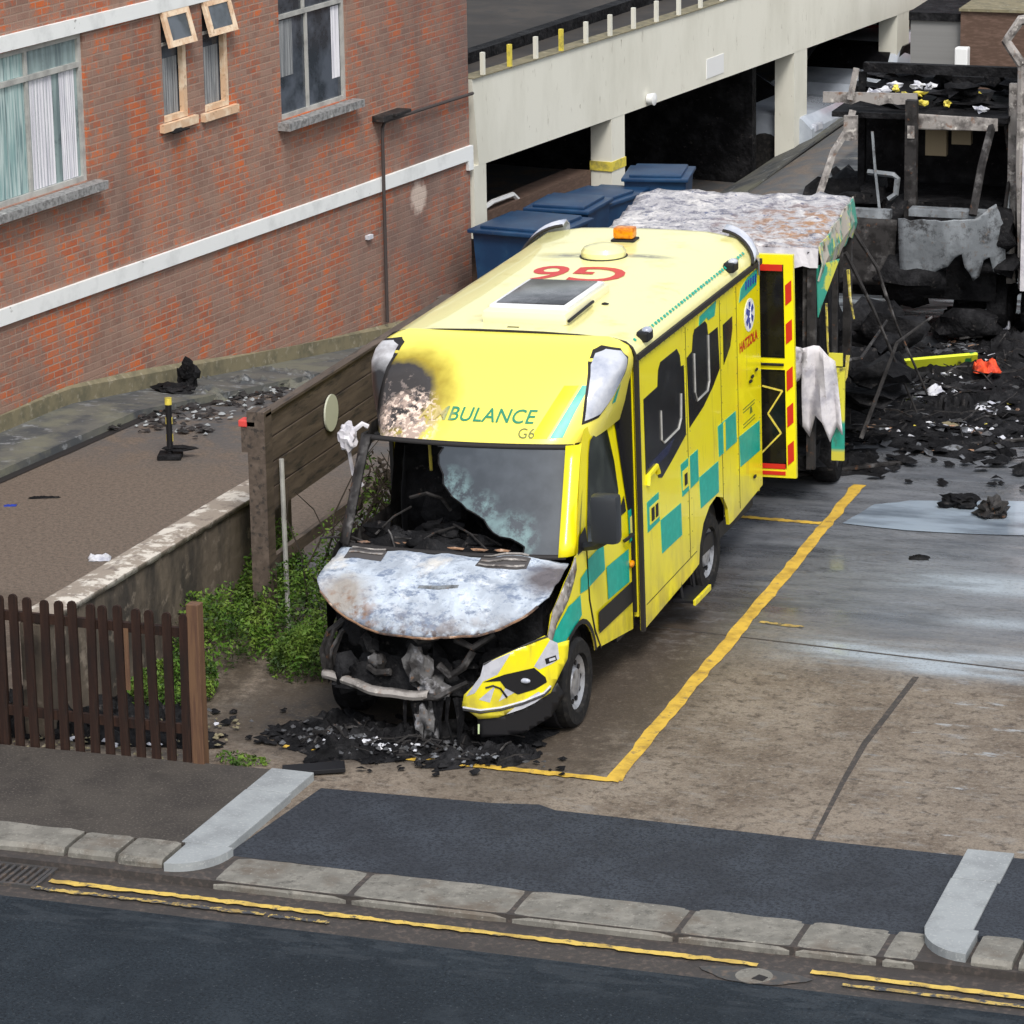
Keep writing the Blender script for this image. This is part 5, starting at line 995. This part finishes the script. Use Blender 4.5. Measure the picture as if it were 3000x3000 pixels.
for i in range(34):
    p = Vector((rnd.uniform(-2.1, -1.35), rnd.uniform(2.6, 5.6), rnd.uniform(.1, .6))); pts = [p]
    for k_ in range(4): p = p+Vector((rnd.uniform(-.18, .18), rnd.uniform(-.15, .15), rnd.uniform(.12, .38))); pts.append(p)
    mb.tube(pts, .012, 4, .004)
for k_ in range(2600):
    p = Vector((rnd.uniform(-1.9, -1.3), rnd.uniform(3.0, 6.2), 0)); p.z = rnd.random()**.8*(1.05+.6*noise.noise(p*1.7)); s = rnd.uniform(.02, .06)
    d = Vector((rnd.gauss(0, 1), rnd.gauss(0, 1), rnd.gauss(0, 1))).normalized(); e = d.orthogonal().normalized()
    mb.bm.faces.new([mb.bm.verts.new(p+q) for q in (-d*s, e*s*.5, d*s, -e*s*.5)])
tag(mb.build('burnt_shrub', M['twig']), 'burnt black shrub between the board fence and the ambulance', 'shrub')

# ================================================================= SMALL STREET ITEMS
dg_ = thing('drain_grate', 'slotted iron drain grate in the gutter by the left kerb', 'drain', (-2.12, -3.10, -.034))
mb = MB(); mb.box(-.42, .42, -.19, -.16, -.02, .006); mb.box(-.42, .42, .16, .19, -.02, .006); mb.box(-.42, -.39, -.16, .16, -.02, .006); mb.box(.39, .42, -.16, .16, -.02, .006); mb.build('frame', M['iron'], dg_)
mb = MB()
for i in range(14): mb.box(-.36+i*.055, -.335+i*.055, -.16, .16, -.02, .004)
mb.build('bars', M['iron'], dg_); mb = MB(); mb.box(-.39, .39, -.16, .16, -.022, -.018); mb.build('pit', M['seal'], dg_)
vc = thing('valve_cover', 'small round broken cover in a wet patch on the yellow line', 'cover', (3.60, -3.34, -.046))
mb = MB(); mb.lathe([(0, .13), (.006, .125)], (0, 0, 0), 'z', 20); mb.build('rim', M['kerb'], vc); mb = MB(); mb.prism([(.0, -.06), (.08, -.08), (.10, -.01), (.03, .02)], 'z', .006, .009); mb.build('hole', M['seal'], vc)
mb = MB(); mb.sheet([(.36*math.cos(t)*(1+.2*math.sin(3*t)), .13*math.sin(t)) for t in [i*math.pi/8 for i in range(16)]], lambda a, b: (a, b, .004), 6); mb.build('wet_patch', M['iron'], vc)
mb = MB(); mb.box(-.24, .24, -.09, .09, 0, .035, .006); o = mb.build('black_plank', M['black']); tag(o, 'black charred plank lying on the corner of the concrete edging strip', 'plank'); o.location = (-.64, -.60, .012); o.rotation_euler = (0, -.03, .42)
bo = thing('bollard', 'leaning yellow and black striped post in the yard left of the board fence', 'bollard', (-5.47, 7.6, 0), .3)
mb = MB(); mb.tube([(0, 0, 0), (0, .02, .62)], .032, 10); mb.build('post', M['black'], bo, smooth=True)
for z in (.60, .40, .22): mb = MB(); mb.tube([(0, .018, z-.05), (0, .02, z+.02)], .036, 10); mb.build('yellow_band', M['hilo'], bo)
mb = MB(); mb.box(-.12, .12, -.12, .12, 0, .05, .01); blob(mb, (.1, 0, .1), (.16, .05, .03), 3, .3); mb.build('base', M['char'], bo)

# ================================================================= DEBRIS
_c0 = crumple
def crumple(mb, c, sx, sy, h, n=8, seed=0, rz=0, base=0.):
    n0 = len(mb.bm.verts); mb.bm.verts.ensure_lookup_table(); _c0(mb, c, sx, sy, h, n, seed, rz, base); mb.bm.verts.ensure_lookup_table()
    for i in range(n0, len(mb.bm.verts)):
        v = mb.bm.verts[i].co; k = min(.6, h)*min(1, max(0, (v.z-c[2])/(h*.4+.001)))
        v.z = max(c[2]+.003, v.z+k*(.55*noise.noise(v*13)+.35*noise.noise(v*31)))
    return mb
def heap(name, label, items, m, kind='stuff', sm=True, cat='debris'):
    mb = MB()
    for it in items: crumple(mb, it[0], it[1], it[2], it[3], int((it[4] if len(it) > 4 else 12)*1.9), random.random()*20, random.uniform(0, 3))
    return tag(mb.build(name, m, smooth=sm, angle=50), label, cat, kind=kind)
heap('char_debris', 'black charred debris heaped under the burnt front of the yellow ambulance', [((-.35, .10, 0), .62, .30, .13, 22), ((.45, .02, 0), .40, .16, .12, 16), ((-.9, .35, 0), .30, .45, .10, 16), ((.1, .35, 0), .8, .35, .12, 18), ((.75, .12, 0), .22, .12, .12, 10)], M['char'])
heap('char_debris', 'wide black field of burnt debris around the wrecks at the right', [((1.4, 10.8, 0), .8, 1.4, .07, 26), ((2.3, 12.6, 0), 1.2, 1.0, .08, 30), ((1.2, 13.2, 0), .9, .5, .14, 22), ((2.1, 14.2, 0), 1.1, .7, .16, 24), ((2.9, 13.5, 0), .8, 1., .10, 22), ((1.0, 9.2, 0), .5, .5, .07, 14), ((1.7, 11.6, 0), .5, .3, .13, 16), ((-.5, 12.8, 0), 1.5, 1.2, .4, 26)], M['char'])
heap('ash_debris', 'grey burnt litter piled along the brick wall and across the rear of the yard', [(wp(s, wz(s, o_)+.0, o_), a, b, .10, 14) for s, o_, a, b in ((1.6, .5, .35, .5), (2.6, .45, .3, .5), (3.6, .5, .35, .7), (4.8, .5, .4, .8), (6.0, .6, .4, .8), (3.2, 1.4, .4, .5), (4.6, 1.5, .5, .8), (6.0, 1.7, .6, .9), (7.4, 1.4, .6, 1.), (5.2, 2.4, .4, .6))], M['walk'])
def scatter(name, label, m, n, region, smin, smax, seed, zf=None, long=1., cat='litter', group=None):
    rnd = random.Random(seed); mb = MB()
    for _ in range(n):
        x, y = region(rnd); s = rnd.uniform(smin, smax); z = zf(x, y) if zf else zg(x, y); a = rnd.uniform(0, 6.28); c, s_ = math.cos(a), math.sin(a)
        k_ = rnd.randint(4, 7); P = []
        for q in range(k_):
            t = 6.283*q/k_; r = s*rnd.uniform(.5, 1.1); u, v = r*math.cos(t)*long, r*math.sin(t)/long
            P.append(mb.bm.verts.new((x+u*c-v*s_, y+u*s_+v*c, z+.012+rnd.uniform(0, s*.5))))
        ctr = mb.bm.verts.new((x, y, z+.02+s*rnd.uniform(.2, .7)))
        for q in range(k_): mb.bm.faces.new((P[q], P[(q+1) % k_], ctr))
    return tag(mb.build(name, m, solid=.003), label, cat, kind='stuff')
U = lambda a, b, c, d: (lambda r: (r.uniform(a, b), r.uniform(c, d)))
scatter('black_fragments', 'small black fragments scattered over the ground by the wrecks', M['char'], 260, U(1.0, 4.0, 8.6, 15), .02, .11, 1, cat='debris')
scatter('black_fragments', 'small black fragments around the front of the yellow ambulance', M['char'], 240, lambda r: (r.gauss(-.3, .6), r.gauss(.05, .22)), .015, .07, 2, cat='debris')
scatter('grey_fragments', 'ash grey flat fragments strewn through the black debris field', M['fragment'], 320, lambda r_: (r_.uniform(.9, 3.4), 9.3+6.5*r_.random()**.7), .015, .10, 21, cat='debris', long=1.5)
scatter('brown_fragments', 'rusty brown fragments strewn through the black debris field', M['rustedge'], 160, U(.9, 3.4, 9.6, 16), .012, .06, 22, cat='debris', long=1.6)
scatter('black_fragments', 'angular black plates and shards covering the debris field', M['char'], 700, lambda r_: (r_.uniform(.7, 3.7), 9.0+7.*r_.random()**.6), .015, .15, 23, cat='debris', long=1.4)
mb = MB(); rnd = random.Random(31)
for i in range(150):
    p = Vector((rnd.uniform(.8, 3.4), rnd.uniform(9.8, 15.8), rnd.uniform(.02, .16))); a = rnd.uniform(0, 3.14); l = rnd.uniform(.08, .42); d = Vector((math.cos(a), math.sin(a), rnd.uniform(-.1, .25)))*l
    mb.tube([p, p+d*.5+Vector((0, 0, rnd.uniform(-.02, .05))), p+d], rnd.uniform(.004, .014), 4)
tag(mb.build('wire_and_struts', M['charmetal']), 'tangle of burnt wires and thin struts lying over the debris field', 'debris', kind='stuff')
mb = MB()
for i in range(60):
    p = Vector((rnd.gauss(-.1, .5), rnd.gauss(.05, .14), rnd.uniform(.02, .10))); a = rnd.uniform(0, 3.14); l = rnd.uniform(.06, .3); d = Vector((math.cos(a), math.sin(a)*.6, rnd.uniform(-.05, .2)))*l
    mb.tube([p, p+d*.5+Vector((0, 0, rnd.uniform(-.01, .04))), p+d], rnd.uniform(.004, .012), 4)
tag(mb.build('wire_and_struts', M['charmetal']), 'burnt wires and strips lying under the melted front of the yellow ambulance', 'debris', kind='stuff')
scatter('ash_fragments', 'ash grey fragments under the melted front of the yellow ambulance', M['fragment'], 160, lambda r: (r.gauss(-.25, .5), r.gauss(.05, .16)), .010, .04, 25, cat='debris', zf=lambda x, y: .05)
scatter('white_litter', 'pale litter scattered among the burnt debris at the right', M['litter'], 230, U(1.2, 3.2, 10.3, 16.5), .012, .07, 3)
scatter('white_litter', 'pale litter lying behind the picket fence', M['litter'], 90, U(-3.8, -1.75, -.6, .2), .010, .038, 4, zf=lambda x, y: .02)
scatter('white_litter', 'pale ash flakes on the ground by the melted bumper', M['litter'], 60, lambda r: (r.gauss(-.35, .16), r.gauss(-.02, .06)), .01, .035, 6, zf=lambda x, y: .05)
scatter('grey_fragments', 'grey fragments strewn over the yard beside the brick wall', M['charmetal'], 900, lambda r: (lambda p: (p[0], p[1]))(wp(r.uniform(-.6, 9), 0, abs(r.gauss(.5, .9))+.05)), .02, .09, 7, cat='debris')
scatter('pale_fragments', 'pale fragments strewn over the yard beside the brick wall', M['strip'], 480, lambda r: (lambda p: (p[0], p[1]))(wp(r.uniform(-.4, 9), 0, abs(r.gauss(.9, .8))+.05)), .012, .05, 8, cat='debris')
scatter('brown_leaves', 'dry leaves and grit in the strip behind the picket fence', M['plinth'], 260, U(-4, -1.55, -.75, .3), .01, .03, 9, zf=lambda x, y: .01)
scatter('coloured_scraps', 'tiny yellow scraps among the debris', M['hilo'], 26, U(1.2, 3.0, 10, 16), .01, .04, 12)
heap('dark_heap', 'black burnt rubbish heaped behind the picket fence', [((-2.2, -.25, 0), .6, .2, .12, 14), ((-3.0, -.3, 0), .5, .2, .22, 14), ((-3.3, .2, 0), .3, .2, .3, 12), ((-2.5, .2, 0), .5, .25, .16, 14)], M['char'])
def single(name, label, m, cat, c, sx, sy, h, rz=0, n=10, seed=1):
    mb = MB(); crumple(mb, (0, 0, 0), sx, sy, h, n, seed); o = mb.build(name, m, smooth=True, angle=60, solid=.004); o.location = c; o.rotation_euler[2] = rz; return tag(o, label, cat)
single('orange_cloth', 'crumpled orange red cloth on the black debris at the right', M['orangered'], 'cloth', (1.78, 12.85, .12), .14, .16, .14, .3, 12, 3)
mb = MB(); mb.box(-.42, .42, -.02, .02, 0, .13); o = mb.build('yellow_panel', M['fallen_y']); tag(o, 'fallen yellow green ambulance panel lying left of the orange cloth', 'panel'); o.location = (1.22, 13.0, .10); o.rotation_euler = (.5, -.05, .42)
single('white_bag', 'torn white bag lying near the far wreck at the right', M['litter'], 'bag', (1.42, 15.2, .05), .09, .22, .16, .5, 12, 8)
single('white_bag', 'white scrap lying on the wet ground in front of the black debris', M['litter'], 'scrap', (2.05, 11.55, .02), .12, .08, .05, .2, 8, 4)
single('white_bag', 'small white box scrap left of the orange cloth, beside the fallen panel', M['litter'], 'scrap', (1.42, 12.0, .05), .10, .12, .10, .5, 6, 14)
single('charred_lump', 'small flat black piece just in front of the large puddle', M['char'], 'debris', (2.55, 6.2, .0), .09, .05, .04, .2, 8, 11)
single('tan_scrap', 'bent tan strip of trim on the wet ground at the right', M['plinth'], 'scrap', (1.85, 10.9, .0), .30, .05, .04, .1, 8, 12)
mb = MB(); mb.tube([(0, 0, .02), (.25, .14, .03), (.62, .4, .03)], .022, 6); o = mb.build('metal_rod', M['charmetal']); tag(o, 'dark metal rod lying diagonally on the wet ground at the right', 'rod'); o.location = (2.1, 10.1, 0)
mb = MB(); mb.box(-.55, .55, -.06, .06, 0, .05, .01); o = mb.build('charred_beam', M['char']); tag(o, 'thick charred beam at the right edge of the debris', 'beam'); o.location = (2.75, 11.4, .02); o.rotation_euler[2] = .1
mb = MB(); mb.box(-.7, .7, -.03, .03, 0, .03, .006); o = mb.build('long_batten', M['charmetal']); tag(o, 'long dark batten lying behind the end of the bay line', 'batten'); o.location = (1.2, 8.9, .01); o.rotation_euler[2] = .72
heap('black_mat', 'flat black burnt mat on the wet ground behind the long batten', [((1.75, 10.0, 0), .35, .14, .03, 12)], M['char'], kind=None, cat='mat')
def lump(name, label, m, cat, c, s, seed, rz=0):
    mb = MB(); blob(mb, (0, 0, s[2]*.8), s, seed, .42, 3, 2.4)
    for v in mb.bm.verts: v.co.z = max(0, v.co.z+.25*s[2]*noise.noise(v.co*26)); v.co.x += .2*s[0]*noise.noise(v.co*19+Vector((4, 0, 0)))
    o = mb.build(name, m); o.location = c; o.rotation_euler[2] = rz; return tag(o, label, cat)
lump('charred_lump', 'ragged charred lump standing in the large puddle', M['char'], 'debris', (2.55, 7.95, 0), (.17, .12, .075), 9)
lump('charred_lump', 'rounded charred lump at the right edge of the large puddle', M['charmetal'], 'debris', (2.92, 7.70, 0), (.13, .13, .10), 10)
lump('brick_chunk', 'black chunk standing on the walk against the brick wall', M['char'], 'chunk', wp(1.95, wz(1.95, .3)+.06, .3), (.11, .09, .17), 4)
lump('burnt_cushion', 'flat black burnt cushion on the walk left of the standing chunk', M['char'], 'cushion', wp(1.45, wz(1.45, .4)+.07, .4), (.20, .14, .06), 6)
# things lying in the yard
for (nm, lb, ct, c, sx, sy, h, m_) in (('white_scrap', 'white curled scrap lying in the yard nearest the board fence post', 'scrap', (-3.75, 4.9, 0), .10, .06, .05, 'litter'), ('white_scrap', 'white pointed scrap beside the striped post', 'scrap', (-4.9, 8.4, 0), .07, .05, .05, 'litter'),
    ('white_scrap', 'torn pale paper in the middle of the brown yard', 'scrap', (-4.65, 4.15, 0), .10, .08, .07, 'litter'), ('dark_scrap', 'flat dark strip on the brown yard', 'scrap', (-6.05, 5.9, 0), .14, .03, .02, 'char'), ('blue_scrap', 'small blue scrap on the brown yard', 'scrap', (-6.25, 5.55, 0), .06, .03, .02, 'blue')):
    single(nm, lb, M[m_], ct, c, sx, sy, h, .4, 8, len(lb))
